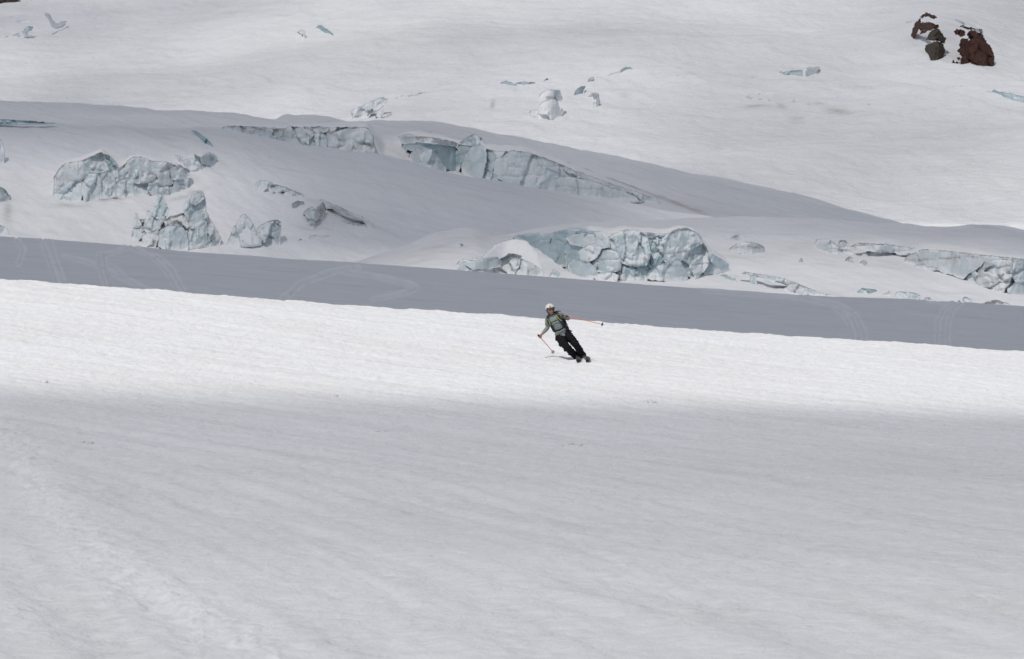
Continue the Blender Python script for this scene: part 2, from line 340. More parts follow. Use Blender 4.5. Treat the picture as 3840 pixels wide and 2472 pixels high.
BW3 = [(_s((800, 380), 2.4917, [(60, 235), (240, 229), (660, 253), (900, 246), (1270, 240), (1440, 245), (1500, 320)]), _s((800, 380), 2.4917, [(60, 240), (240, 300), (660, 385), (900, 440), (1440, 515), (1500, 515)]), 45),
       (_s((1500, 480), 2.4917, [(40, 85), (140, 78), (300, 92), (530, 150), (680, 170), (790, 200), (1040, 208), (1180, 223), (1480, 330), (1800, 458), (2400, 662)]), _s((1500, 480), 2.4917, [(40, 150), (300, 330), (590, 400), (900, 500), (1370, 600), (1700, 640), (2100, 660), (2400, 700)]), 45)]
SC1.build('glacier_terrace', 640, 170, M['glacier'], gz(0.8, 71), blobs([(1650, 925, 160, 26, .22, -.25), (1570, 960, 90, 18, .25, -.2), (3690, 846, 60, 7, .5, .1), (3000, 930, 160, 25, .16, 0), (2800, 970, 120, 20, .18, .1), (3300, 1000, 200, 30, .14, .2), (2700, 1010, 60, 20, .1, .1)]), extra=brows(SC1, gz(0.8, 71), BW1))
SC2A.build('glacier_slope', 640, 210, M['glacier'], gz(1.0, 81), blobs([(260, 770, 70, 10, .4, .05), (420, 745, 110, 9, .5, -.1), (690, 735, 80, 9, .4, -.35), (1150, 860, 90, 14, .22, .1), (30, 790, 16, 40, .5, 0), (1290, 800, 160, 10, .5, .42), (1010, 590, 5, 5, .3, 0), (110, 880, 60, 10, .2, 0)]), extra=brows(SC2A, gz(1.0, 81), BW2))
SC2B.build('glacier_ridge', 640, 150, M['glacier'], gz(1.0, 91), blobs([(2300, 690, 260, 10, .8, .32), (2520, 762, 150, 8, .7, .36), (2060, 600, 130, 10, .5, .35), (1240, 478, 80, 10, .5, .02), (1620, 520, 120, 8, .6, .1)]), extra=brows(SC2B, gz(1.0, 91), BW3))
SF.build('glacier_field', 640, 330, M['far'], lambda X, Y: 3.8 * noise(X / 130, Y / 130, 101) + 1.5 * fbm((X + .3 * Y) / 45, Y / 60, 102, 5, .55) + 0.25 * fbm((X + .3 * Y) / 5, Y / 16, 104, 3), blobs([(3145, 402, 48, 10, .75, .12), (2985, 425, 28, 8, .6, -.1), (2825, 387, 36, 9, .5, 0), (2930, 385, 16, 7, .4, .3), (1848, 385, 8, 22, .6, .2), (3070, 374, 16, 5, .5, 0), (3540, 210, 120, 24, .2, .2), (1380, 385, 60, 14, .3, -.5), (2340, 345, 20, 15, .3, 0)]), extra=rock_hump)
SG = Sheet([(-1600, -300), (0, -400), (1500, -500), (2200, -250), (5400, -250)], lambda px: 0 * px + 120, 2500, 3400, 1.0)
SG.build('mountain_slope', 160, 60, M['far'], lambda X, Y: 8 * fbm(X / 300, Y / 300, 111, 4), vmax=1.05)
pl = np.stack(np.meshgrid(np.linspace(-6000, 6000, 30), np.linspace(-3000, 7000, 30)), -1)
me = grid_mesh('snow_plain', np.concatenate([pl, np.full(pl.shape[:2] + (1,), -14.0)], -1)); fattr(me, 'dirt', np.zeros(900))
tag(link('snow_plain', me, M['far']), kind='structure')

# ------------------------------------------------------------------ unseen cloud layer shaped to place sun and shade (sun comes through its gap)
def cloud_t(X, Y):
    Yp = np.maximum(Y, 30); px = 1920 + X / (K * Yp)
    n = fbm(X / 60, Y / 60, 131, 3)
    near = 0.45 + 0.19 * (1 - sstep(28, 62, Y)) + 0.06 * noise(X / 25, Y / 12, 132)
    edge = 79 + 1.6 * noise(X / 7, Y / 30, 133) + 0.25 * np.clip(X, -14, 14)
    t = near + (1 - near) * sstep(edge - 4, edge + 3, Y)
    t = t * (1 - sstep(118, 140, Y)) + 0.04 * sstep(118, 140, Y)
    c1 = 0.56 - 0.36 * sstep(385, 455, Y) + 0.08 * n; t = t + (c1 - t) * sstep(260, 350, Y)
    left = 1 - sstep(700, 1300, px)
    c2a = 0.10 + 0.30 * (1 - sstep(546, 560, Y)) * sstep(900, 1300, px) + 0.36 * left * (1 - sstep(585, 635, Y)) + 0.05 * n + 0.30 * sstep(1900, 2600, px)
    t = t + (c2a - t) * sstep(490, 535, Y)
    c2b = 0.17 + 0.06 * n + 0.16 * np.exp(-((px - 1650) / 450) ** 2) * (1 - sstep(680, 720, Y)); t = t + (c2b - t) * sstep(640, 660, Y)
    f = 0.60 - 0.10 * sstep(1000, 1500, Y) + 0.34 * sstep(3000, 3300, px) * sstep(795, 815, Y) * (1 - sstep(835, 875, Y)) + 0.2 * fbm(X / 130, Y / 200, 134, 3); t = t + (f - t) * sstep(760, 850, Y)
    return np.clip(t, 0, 1)
def build_cloud():
    xs = np.concatenate([np.linspace(-4000, -260, 36, endpoint=False), np.linspace(-260, 260, 131), np.linspace(260, 4000, 37)[1:]])
    ys = np.concatenate([np.linspace(-2500, 30, 40, endpoint=False), np.linspace(30, 130, 72, endpoint=False), np.linspace(130, 900, 130, endpoint=False), np.linspace(900, 5000, 60)])
    X, Y = np.meshgrid(xs, ys)
    g = np.interp(Y, [0, 115, 235, 380, 470, 540, 640, 740, 800, 1750, 5000], [-2, 0, 3, 6, 12, 14, 33, 40, 22, 170, 400])
    H = 620 + 22 * fbm(X / 300, Y / 300, 141, 4) + 0.0 * X
    s = (H - g) / SUN.z
    me = grid_mesh('cloud', np.stack([X + SUN.x * s, Y + SUN.y * s, g + SUN.z * s], -1))
    fattr(me, 'thin', cloud_t(X, Y))
    gm = NG('shading_cloud'); at = gm.n('ShaderNodeAttribute', attribute_name='thin')
    tr = gm.n('ShaderNodeBsdfTransparent'); tl = gm.n('ShaderNodeBsdfTranslucent', {'Color': (0.672, 0.667, 0.664, 1)})
    mx = gm.n('ShaderNodeMixShader', {0: at.outputs['Fac'], 1: tl.outputs[0], 2: tr.outputs[0]}); gm.t.links.new(mx.outputs[0], gm.out.inputs[0])
    tag(link('shading_cloud_layer', me, gm.m), kind='structure')
build_cloud()
# ------------------------------------------------------------------ ice and rock pieces
def resample(poly, step, closed=True):
    p = np.array(poly, float); q = np.vstack([p, p[:1]]) if closed else p
    out = []
    for a, b in zip(q[:-1], q[1:]):
        n = max(1, int(round(np.hypot(*(b - a)) / step)))
        for i in range(n): out.append(a + (b - a) * i / n)
    if not closed: out.append(q[-1])
    return np.array(out)
def inside(px, py, poly):
    r = np.zeros(px.shape, bool); n = len(poly)
    for i in range(n):
        x1, y1 = poly[i]; x2, y2 = poly[(i + 1) % n]
        if y1 == y2: continue
        r ^= ((y1 > py) != (y2 > py)) & (px < (x2 - x1) * (py - y1) / (y2 - y1) + x1)
    return r
def area(p):
    x, y = p[:, 0], p[:, 1]; return 0.5 * np.sum(x * np.roll(y, -1) - np.roll(x, -1) * y)
def piece(name, poly, D, mat, parent, by, hgt, eu=None, off=0.0, grow=0.0, blue=0.0, dirt=0.24, snow=0.0, bulge=0.14, facet=1.0, strata=0.6, step=4.2, jit=2.5, jsc=17.0, cell=38, lean=0.55, top_dirt=0.15, thick=None, seed=None, hollow=False, label=None, base_snow=0.5):
    """One chunk of ice or rock: outline given in photo pixels, set at distance D, with a faceted front and real depth behind."""
    global PSEED
    if hollow: base_snow = 0; blue = min(1, blue + .15)
    PSEED += 1; sd = seed or PSEED
    rp = np.array(poly, float)
    if area(rp) < 0: rp = rp[::-1]
    ext = np.ptp(rp, axis=0); size = math.sqrt(abs(area(rp)))
    cor = rp
    for _ in range(1):                                           # one corner-cutting pass keeps outlines from looking ruled
        nx = np.roll(cor, -1, 0); cor = np.stack([cor * 0.9 + nx * 0.1, cor * 0.1 + nx * 0.9], 1).reshape(-1, 2)
    if grow: cc = cor.mean(0); ln = np.hypot(*(cor - cc).T)[:, None]; cor = cc + (cor - cc) * (1 + grow / np.maximum(ln, 10))
    ol = resample(cor, step)
    keep = [0]
    for i in range(1, len(ol)):
        if np.hypot(*(ol[i] - ol[keep[-1]])) > step * 0.45: keep.append(i)
    ol = ol[keep]
    jx = fbm(ol[:, 0] / jsc, ol[:, 1] / jsc, sd * 3 + 1, 3); jy = fbm(ol[:, 0] / jsc, ol[:, 1] / jsc, sd * 3 + 501, 3)
    ol = ol + np.stack([jx, jy], 1) * jit
    low = sstep(min(16, hgt * .4), 2, by(ol[:, 0]) - ol[:, 1]); ol[:, 1] += low * min(12, 3 + hgt * .25)   # foot goes under the snow
    gx, gy = np.meshgrid(np.arange(ol[:, 0].min() + step / 2, ol[:, 0].max(), step), np.arange(ol[:, 1].min() + step / 2, ol[:, 1].max(), step))
    gx = gx + (np.arange(gx.shape[0]) % 2)[:, None] * step * 0.5
    gx, gy = gx.ravel(), gy.ravel()
    m = inside(gx, gy, ol); gx, gy = gx[m], gy[m]
    dd = seg_dist(gx, gy, np.vstack([ol, ol[:1]])); m = dd > step * 0.55
    ip = np.stack([gx[m], gy[m]], 1); n = len(ol)
    P = [Vector(p) for p in np.vstack([ol, ip])] if len(ip) else [Vector(p) for p in ol]
    vo, _, fo, orig, _, _ = delaunay_2d_cdt(P, [], [list(range(n))], 1, 1e-4)
    xy = np.array([v[:] for v in vo]); nv = len(xy)
    src = {}
    for i, l in enumerate(orig):
        for k in l: src[k] = i
    ring = [src[i] for i in range(n) if i in src]
    x, y = xy[:, 0], xy[:, 1]
    ed = seg_dist(x, y, np.vstack([ol, ol[:1]])); wr = max(5.0, min(16.0, size * 0.14))
    rd = np.sqrt(np.clip(1 - (1 - np.minimum(ed / wr, 1)) ** 2, 0, 1))
    rng = np.random.RandomState(sd)
    nc = max(3, int(abs(area(rp)) / cell ** 2))
    sx = rng.uniform(x.min(), x.max(), nc); sy = rng.uniform(y.min(), y.max(), nc)
    wx = x + 6 * fbm(x / 30, y / 30, sd + 11, 2); wy = y + 6 * fbm(x / 30, y / 30, sd + 12, 2)
    an_ = rng.uniform(.55, 1.0); dist = np.hypot((wx[:, None] - sx) / an_, (wy[:, None] - sy) * an_); ci = dist.argmin(1)
    srt = np.sort(dist, 1); c2 = np.argsort(dist, 1)[:, 1]; lo, hi = np.minimum(ci, c2), np.maximum(ci, c2)
    crack = np.exp(-((srt[:, 1] - srt[:, 0]) / 3.5) ** 2) * (_h(lo, hi, sd + 7) > 0.6)
    r0 = rng.uniform(-9, 9, nc); ta = rng.uniform(-.55, .55, nc); tb = rng.uniform(-.3, .6, nc)
    fac = r0[ci] + ta[ci] * (x - sx[ci]) - tb[ci] * (y - sy[ci])
    Dc = D(x) + off; pm = K * float(np.mean(Dc))
    n2 = max(4, int(abs(area(rp)) / (cell * .42) ** 2)); ux = rng.uniform(x.min(), x.max(), n2); uy = rng.uniform(y.min(), y.max(), n2)
    i2 = np.hypot((wx[:, None] - ux) * 1.5, (wy[:, None] - uy) * .75).argmin(1)
    fac = fac * .8 + rng.uniform(-1.8, 1.8, n2)[i2] + rng.uniform(-.35, .35, n2)[i2] * (x - ux[i2]) - rng.uniform(-.2, .3, n2)[i2] * (y - uy[i2])
    fac = fac + 1.6 * fbm(x / 7, y / 45, sd + 35, 3)
    st_d = np.zeros(nv)
    if strata > 0:
        dip = rng.uniform(-.12, .12); yy = y + dip * x + 5 * fbm(x / 60, y / 200, sd + 21, 2); per = rng.uniform(26, 40)
        ph = (yy / per) % 1.0; li = np.floor(yy / per)
        on = (_h(li, li * 0 + 3, sd) > 0.3) & (noise(x / 45, li * 7.7, sd + 23) > -0.3)
        st_d = np.exp(-(((ph - 0.5) * per) / 3.4) ** 2) * on
    rel = -bulge * wr * 0.8 * rd * (-0.7 if hollow else 1) + facet * fac * rd + 1.3 * facet * fbm(x / 13, y / 13, sd + 31, 3) * rd + 4 * strata * st_d + 1.7 * facet * crack * rd
    Dv = Dc + (rel + lean * (by(x) - y)) * pm
    F = np.stack([(x - 1920) * K * Dv, Dv, -(y - 1236) * K * Dv], 1)
    tk = thick or max(1.2, min(ext[0], ext[1]) * 0.7 * pm)
    rx = xy[ring]; Z0 = Dc[ring] + lean * (by(rx[:, 0]) - rx[:, 1]) * pm; Db = Z0 + tk
    cx, cy = rx.mean(0); rb = np.array([cx, cy]) + (rx - [cx, cy]) * 0.93
    Bk = np.stack([(rb[:, 0] - 1920) * K * Z0, Db, -(rb[:, 1] - 1236) * K * Z0], 1)
    faces = [tuple(f) for f in fo]; nr = len(ring)
    # orientation: front must face the camera
    f0 = faces[0]; a, b, c = F[f0[0]], F[f0[1]], F[f0[2]]
    if np.cross(b - a, c - a)[1] > 0: faces = [f[::-1] for f in faces]
    sgn = area(rx) > 0
    for i in range(nr):
        j = (i + 1) % nr; q = (ring[i], ring[j], nv + j, nv + i)
        faces.append(q[::-1] if sgn else q)
    cap = tuple(nv + i for i in range(nr)); faces.append(cap if sgn else cap[::-1])
    me = bpy.data.meshes.new(name); me.from_pydata(np.vstack([F, Bk]).tolist(), [], faces); me.update()
    # per vertex dirt, snow and blue ice; blue also paints crevasse and recess shade
    top = np.interp(x, *_top(ol)); dt = np.maximum(y - top, 0)
    rng2 = fbm(x / 9, y / 30, sd + 41, 3)
    dr = dirt * np.clip(0.45 + 0.8 * fbm(x / 40, y / 40, sd + 43, 3), 0, 1) + 0.95 * strata * st_d * (0.4 + 0.9 * dirt) + 0.35 * crack * dirt + 0.95 * top_dirt * sstep(-.35, .3, noise(x / 28, y / 60, sd + 45)) * np.exp(-(dt / (4 + 16 * rng2.clip(0, 1))) ** 2)
    bl = np.clip(blue * (0.8 + 0.4 * fbm(x / 30, y / 20, sd + 47, 3)) + 0.25 * crack * rd, 0, 1)
    sn = np.clip(snow * (1.0 + 0.5 * fbm(x / 25, y / 18, sd + 49, 3)) + base_snow * np.exp(-((by(x) - y) / 8) ** 2) + 0.9 * np.exp(-(dt / 7) ** 2) * sstep(-.1, .35, noise(x / 40, x * 0 + sd, sd + 51)) * (base_snow > 0), 0, 1)
    if eu is not None and base_snow:
        e_ = eu(x, y); wv = 3.5 + 20 * np.clip(noise(x / 33, y / 33, 901) + .12, 0, 1); mg = np.exp(-(e_ / wv) ** 2) * np.clip(1.15 - 1.6 * top_dirt * np.exp(-(dt / 14) ** 2), 0, 1)
        sn = np.maximum(sn, .95 * mg); dr = dr * (1 - .8 * mg)
    C = np.zeros((nv + nr, 4), np.float32); C[:, 3] = 1
    C[:nv, 0] = np.clip(dr, 0, 1); C[:nv, 1] = bl; C[:nv, 2] = sn
    C[nv:, 0] = C[ring, 0]; C[nv:, 1] = C[ring, 1]; C[nv:, 2] = C[ring, 2]
    at = me.attributes.new('ice', 'FLOAT_COLOR', 'POINT'); at.data.foreach_set('color', C.reshape(-1))
    ob = link(name, me, mat, parent)
    me.polygons[len(me.polygons) - 1].use_smooth = False
    if label: ob['label'] = label
    return ob
def _top(ol):
    xs = np.linspace(ol[:, 0].min(), ol[:, 0].max(), 60); q = np.vstack([ol, ol[:1]]); d = resample(q, 1.0, False)
    t = np.full(60, 1e9); ix = np.clip(((d[:, 0] - xs[0]) / (xs[-1] - xs[0] + 1e-6) * 59).round().astype(int), 0, 59)
    np.minimum.at(t, ix, d[:, 1]); t[t > 1e8] = d[:, 1].min()
    return xs, t
PSEED = 100; IB = 'ice_block'
def tr(o, s): return lambda L: [(o[0] + a / s, o[1] + b / s) for a, b in L]
Z2 = tr((0, 350), 2.4917); Z3 = tr((800, 380), 2.4917); Z4 = tr((1500, 480), 2.4917); Z5 = tr((1640, 780), 1.994)
Z6 = tr((2640, 780), 1.994); Z7 = tr((3300, 0), 3.85); Z8 = tr((1200, 200), 1.994); ZA = tr((0, 0), 1.841); ZB = tr((2500, 180), 1.786)
def far_snow(k, sheet, mat):
    if sheet is SF and mat == 'ice': k['snow'] = min(1, k.get('snow', 0) + (.33 if not k.get('hollow') else .05))
def rock_snow(k, mat):
    if mat != 'ice': k['snow'] = k.get('snow', 0) + .09
def group_thing(name, label, cat, sheet, tf, parts, group=None, mat='ice', dd=0.0, deeper=0.0, **common):
    pieces = [(p[0], tf(p[1]), p[2] if len(p) > 2 else {}) for p in parts]
    allp = np.vstack([resample(p[1], 3.0) for p in pieces]); x0, x1 = allp[:, 0].min(), allp[:, 0].max()
    ny = max(4, min(24, int((x1 - x0) / 12))); xs = np.linspace(x0, x1, ny)
    bt = np.full(ny, -1e9); np.maximum.at(bt, ((allp[:, 0] - x0) / (x1 - x0 + 1e-6) * (ny - 1)).round().astype(int), allp[:, 1])
    ok = bt > -1e8; bt = np.interp(xs, xs[ok], bt[ok])
    by = lambda x: np.interp(x, xs, bt)
    Ds = np.array([sheet.D_at(min(max(x, -400), 4300), y) for x, y in zip(xs, bt)])
    dd = dd + (-1.5 if sheet is SF else -0.4)
    kn = max(1, ny // 5); pad = np.pad(Ds, kn, mode='reflect', reflect_type='odd') if ny > kn else Ds; Ds = np.convolve(pad, np.ones(2 * kn + 1) / (2 * kn + 1), 'valid') + dd
    Df = lambda x: np.interp(np.asarray(x), xs, Ds)
    rs = 4.0; rx_ = np.arange(x0 - 12, x1 + 13, rs); ry_ = np.arange(allp[:, 1].min() - 12, allp[:, 1].max() + 13, rs); GX, GY = np.meshgrid(rx_, ry_)
    mk = np.zeros(GX.shape, bool)
    for p in pieces: mk |= inside(GX, GY, np.array(p[1]))
    ds_ = np.zeros(GX.shape); cur = np.pad(mk, 1)
    for it in range(12):
        ds_ += cur[1:-1, 1:-1] * rs; nb = cur.copy(); nb[1:-1, 1:-1] &= cur[:-2, 1:-1] & cur[2:, 1:-1]
        if it % 2 == 0: nb[1:-1, 1:-1] &= cur[1:-1, :-2] & cur[1:-1, 2:]
        else: nb[1:-1, 1:-1] &= cur[1:-1, :-2] & cur[1:-1, 2:] & cur[:-2, :-2] & cur[2:, 2:] & cur[:-2, 2:] & cur[2:, :-2]
        cur = nb
    def eu(x, y):
        fx = np.clip((x - rx_[0]) / rs, 0, len(rx_) - 1.001); fy = np.clip((y - ry_[0]) / rs, 0, len(ry_) - 1.001); i = fx.astype(int); j = fy.astype(int); u = fx - i; v = fy - j
        return (ds_[j, i] * (1 - u) + ds_[j, i + 1] * u) * (1 - v) + (ds_[j + 1, i] * (1 - u) + ds_[j + 1, i + 1] * u) * v
    if mat != 'ice' or np.ptp(allp[:, 1]) < 26: eu = None
    hgt = np.ptp(allp[:, 1]); D0 = float(Df((x0 + x1) / 2))
    if len(pieces) == 1:
        nm, pl_, kw = pieces[0]; k = dict(common); k.update(kw); m = M[k.pop('mat', mat)]; k['off'] = k.get('off', 0.0)
        far_snow(k, sheet, mat); rock_snow(k, mat); return tag(piece(name, pl_, Df, m, None, by, hgt, eu, **k), label, cat, group)
    root = empty(name, pt((x0 + x1) / 2, float(by((x0 + x1) / 2)), D0), label, cat, group)
    for i, (nm, pl_, kw) in enumerate(pieces):
        k = dict(common); k.update(kw); m = M[k.pop('mat', mat)]
        k['off'] = k.get('off', 0.0) * (0.6 if sheet is not SF else 1); k['blue'] = min(1, k.get('blue', 0) + deeper * (k.get('snow', 0) < .4)); k.setdefault('grow', 6 if nm in (IB, 'ice_tower', 'layered_block', 'ice_fin') and len(pieces) > 3 and sheet is not SF else 0); far_snow(k, sheet, mat); rock_snow(k, mat); piece(nm, pl_, Df, m, root, by, hgt, eu, **k)
    return root
# left ice cliff
group_thing('ice_cliff', 'broad pale blue ice cliff on the left snow slope split by a dark blue gap', 'ice cliff', SC2A, Z2, [
    ('ice_wall', [(505, 950), (520, 780), (600, 672), (760, 642), (945, 558), (1030, 585), (1115, 715), (1235, 612), (1430, 650), (1640, 685), (1765, 775), (1740, 870), (1590, 965), (1390, 935), (1250, 945), (1090, 945), (900, 990), (690, 1010), (560, 995)], dict(off=.9, blue=.7, dirt=.1, cell=50)),
    (IB, [(520, 770), (600, 670), (760, 640), (945, 555), (985, 640), (1005, 720), (940, 740), (840, 765), (760, 800), (690, 820), (620, 860), (560, 960), (503, 940), (515, 860)], dict(dirt=.45, top_dirt=.9, cell=90, strata=.25, facet=.6)),
    (IB, [(500, 950), (560, 900), (640, 845), (740, 815), (770, 850), (765, 940), (740, 990), (680, 1012), (560, 1000)], dict(off=-1.0, blue=.25, cell=60, strata=0, dirt=.05)),
    (IB, [(780, 830), (840, 755), (900, 760), (935, 820), (935, 930), (890, 998), (800, 985), (765, 930)], dict(off=-1.2, blue=.15, cell=60, strata=0, dirt=.1)),
    (IB, [(940, 760), (1010, 730), (1060, 800), (1085, 880), (1080, 940), (990, 960), (930, 970), (940, 860)], dict(off=-.6, blue=.3, cell=50, strata=.2)),
    (IB, [(1110, 720), (1180, 660), (1240, 680), (1230, 790), (1180, 815), (1120, 800)], dict(off=-.3, blue=.2, cell=45)),
    (IB, [(1190, 655), (1235, 610), (1330, 610), (1430, 650), (1440, 780), (1390, 830), (1270, 830), (1225, 790)], dict(off=-.9, dirt=.5, top_dirt=1, cell=60)),
    (IB, [(1430, 650), (1540, 650), (1640, 680), (1620, 770), (1600, 850), (1520, 860), (1400, 810)], dict(off=-.5, dirt=.25, cell=40)),
    (IB, [(1590, 700), (1680, 680), (1760, 730), (1770, 780), (1700, 805), (1620, 800)], dict(off=-1.1, dirt=.2, cell=50, top_dirt=.8)),
    (IB, [(1400, 830), (1600, 880), (1625, 810), (1760, 790), (1740, 870), (1650, 910), (1590, 970), (1480, 950), (1390, 900)], dict(off=-.8, blue=.2, strata=1)),
    (IB, [(1110, 820), (1230, 800), (1290, 850), (1390, 850), (1390, 930), (1250, 940), (1150, 965), (1090, 930)], dict(off=-.4, blue=.3))])
group_thing('ice_pocket', 'small broken blue ice pocket beside the right end of the broad left ice cliff', 'ice cliff', SC2A, Z2, [
    ('ice_wall', [(1800, 555), (1880, 600), (1960, 590), (2025, 600), (1995, 680), (1870, 705), (1840, 640)], dict(off=1.0, blue=.8, facet=1.5)),
    (IB, [(1690, 640), (1790, 615), (1850, 640), (1865, 700), (1830, 750), (1760, 725)], dict(dirt=.25, blue=.05)),
    (IB, [(1880, 600), (1960, 560), (2020, 600), (1980, 660), (1900, 650)], dict(off=.2, blue=.35, facet=1.6)),
    (IB, [(1645, 580), (1690, 600), (1725, 690), (1690, 660)], dict(off=.2, blue=.6, step=4))])
group_thing('crevasse', 'thin slanting blue crevasse on the snow above the small blue ice pocket', 'crevasse', SC2A, Z2, [('c', [(1745, 315), (1840, 352), (1920, 415), (2012, 500), (1985, 508), (1900, 430), (1830, 372)], dict(blue=.8, strata=0, hollow=True, step=4, jit=1.2, top_dirt=0, dirt=.03))])
group_thing('crevasse', 'long flat blue crevasse along the top of the left snow shoulder at the picture edge', 'crevasse', SC2A, Z2, [('c', [(-120, 232), (0, 240), (110, 248), (300, 258), (520, 262), (520, 268), (300, 272), (0, 272), (-120, 268)], dict(blue=.85, strata=0, hollow=True, step=4, jit=1, top_dirt=0, dirt=.03))], dd=-8)
group_thing('ice_block', 'small dirty ice block cut by the left picture edge beside the broad ice cliff', 'ice block', SC2A, Z2, [('c', [(-90, 880), (0, 872), (40, 890), (97, 960), (82, 990), (10, 1022), (-90, 1020)], dict(dirt=.6, top_dirt=1, blue=.2))])
group_thing('ice_block', 'low blue grey ice lump at the left picture edge just above the shaded slope', 'ice block', SC2A, Z2, [('c', [(-90, 1235), (0, 1232), (60, 1250), (92, 1320), (-90, 1332)], dict(dirt=.25, blue=.3))])
group_thing('ice_block', 'tall pale ice face at the left picture edge below the long flat crevasse', 'ice block', SC2A, Z2, [('c', [(-90, 430), (10, 425), (38, 520), (42, 650), (-90, 670)], dict(dirt=.05, blue=.1, snow=.4, strata=0, facet=.4))])
# serac group below the left cliff
group_thing('serac_group', 'cluster of pointed ice towers with brown dirt at the foot of the left slope', 'seracs', SC2A, Z2, [
    ('ice_base', [(1240, 1320), (1260, 1240), (1400, 1180), (1560, 1200), (1740, 1130), (1930, 1250), (2000, 1300), (2060, 1350), (2040, 1430), (1760, 1440), (1480, 1435), (1340, 1400)], dict(off=1.5, dirt=.8, blue=.2, snow=.1, facet=1.6, cell=28)),
    ('ice_tower', [(1425, 1130), (1480, 960), (1518, 955), (1560, 1080), (1550, 1130), (1480, 1165)], dict(off=-.6, blue=.35, dirt=0, strata=0, top_dirt=0, cell=70)),
    (IB, [(1390, 1100), (1430, 1130), (1480, 1160), (1545, 1150), (1500, 1230), (1440, 1300), (1395, 1330), (1350, 1250)], dict(dirt=.35, cell=30)),
    ('ice_tower', [(1715, 1090), (1770, 960), (1830, 925), (1890, 930), (1915, 980), (1905, 1080), (1920, 1200), (1935, 1400), (1760, 1430), (1770, 1200)], dict(off=-.5, blue=.3, dirt=.2, strata=.1, cell=50)),
    ('ice_cap', [(1775, 1020), (1780, 960), (1840, 925), (1890, 935), (1910, 985), (1830, 1045), (1790, 1040)], dict(off=-1.6, dirt=.55, blue=0, strata=0, facet=.4, cell=80)),
    (IB, [(1915, 1090), (1960, 1180), (2000, 1260), (2060, 1350), (2040, 1425), (1920, 1425)], dict(off=-.2, dirt=.55, blue=.2, cell=24)),
    (IB, [(1500, 1290), (1580, 1250), (1690, 1245), (1740, 1330), (1750, 1435), (1580, 1440), (1490, 1410)], dict(off=-1.4, blue=.25, dirt=.1, cell=70, strata=.5)),
    (IB, [(1540, 1200), (1600, 1160), (1740, 1122), (1765, 1180), (1790, 1300), (1780, 1430), (1740, 1420), (1700, 1255), (1570, 1250)], dict(off=-.3, dirt=.85, top_dirt=1, cell=26, facet=1.4)),
    ('ice_fin', [(1270, 1125), (1300, 1190), (1318, 1245), (1250, 1245)], dict(off=-.5, blue=.3, dirt=0, strata=0, top_dirt=0)),
    (IB, [(1310, 1190), (1395, 1190), (1390, 1300), (1330, 1330), (1320, 1250)], dict(off=.3, dirt=1, top_dirt=1, cell=22)),
    (IB, [(1240, 1325), (1258, 1250), (1322, 1250), (1345, 1330), (1280, 1362)], dict(off=-.4, dirt=.3, snow=.3)),
    (IB, [(1340, 1330), (1440, 1290), (1512, 1300), (1430, 1428), (1335, 1410)], dict(off=-.8, dirt=.6, snow=.4, cell=24))])
group_thing('serac_group', 'pair of upright ice fins right of the dirty tower cluster above the shaded slope', 'seracs', SC2A, Z3, [
    ('ice_fin', [(118, 1335), (190, 1180), (262, 1060), (310, 1058), (380, 1150), (410, 1240), (470, 1330), (300, 1345)], dict(blue=.15, dirt=.2, cell=60, top_dirt=0)),
    ('ice_fin', [(405, 1190), (480, 1130), (600, 1103), (632, 1130), (627, 1325), (480, 1340), (440, 1270)], dict(off=-.5, blue=.35, dirt=.25, cell=30, top_dirt=.6)),
    ('ice_block', [(580, 1120), (605, 1103), (634, 1128), (628, 1160), (590, 1150)], dict(off=-1.2, dirt=.4, strata=0, step=4))])
# broken dirty patch in the middle of the slope
group_thing('ice_block', 'grey triangular ice block under the dirt ridge in the middle of the slope', 'ice block', SC2A, Z3, [('ice_block', [(835, 1040), (915, 976), (960, 1010), (1008, 1092), (950, 1122), (880, 1090)], dict(blue=.25, dirt=.2, top_dirt=.6, strata=0, cell=70)), ('ice_fragment', [(872, 1120), (920, 1108), (985, 1150), (940, 1192), (888, 1170)], dict(off=-.6, dirt=.3, cell=30)), ('dirty_flake', [(958, 1000), (1030, 938), (1052, 1030), (1005, 1092), (985, 1050)], dict(off=.5, dirt=1, top_dirt=1, cell=24))])
group_thing('ice_hollow', 'small brown stained hollow in the snow left of the grey triangular ice block', 'ice block', SC2A, Z3, [('c', [(735, 955), (780, 928), (855, 938), (790, 975), (750, 1000)], dict(dirt=.8, top_dirt=.7, hollow=True, facet=.6))])
group_thing('dirt_ridge', 'long brown dirt ridge running down to the right in the middle of the slope', 'ice ridge', SC2A, Z3, [
    ('dirt_band', [(955, 893), (1100, 950), (1300, 1040), (1430, 1090), (1515, 1178), (1450, 1172), (1390, 1120), (1250, 1065), (1070, 990)], dict(dirt=.6, snow=.35, top_dirt=.6, facet=.6, cell=26, strata=0, bulge=.5)),
    ('ice_lip', [(1100, 1028), (1200, 1105), (1300, 1130), (1430, 1150), (1432, 1178), (1250, 1145), (1150, 1090)], dict(off=-.5, blue=.45, dirt=.1, facet=1.3, cell=20, strata=0, top_dirt=0))])
group_thing('broken_ice', 'line of broken ice rubble on the slope above the grey triangular ice block', 'broken ice', SC2A, Z3, [
    ('ice_wall', [(500, 790), (570, 770), (690, 808), (800, 850), (868, 870), (850, 884), (700, 852), (560, 818)], dict(blue=.45, dirt=.45, facet=1.6, cell=18, strata=0, top_dirt=.8, step=4)),
    ('ice_rubble', [(360, 800), (430, 742), (500, 738), (560, 765), (530, 800), (620, 830), (480, 832)], dict(blue=.1, dirt=.2, snow=.5, facet=1.4, cell=18, strata=0, step=4)),
    ('ice_rubble', [(620, 838), (700, 840), (800, 872), (790, 884), (660, 866)], dict(off=-.5, blue=.2, snow=.4, facet=1.6, cell=16, step=4))])
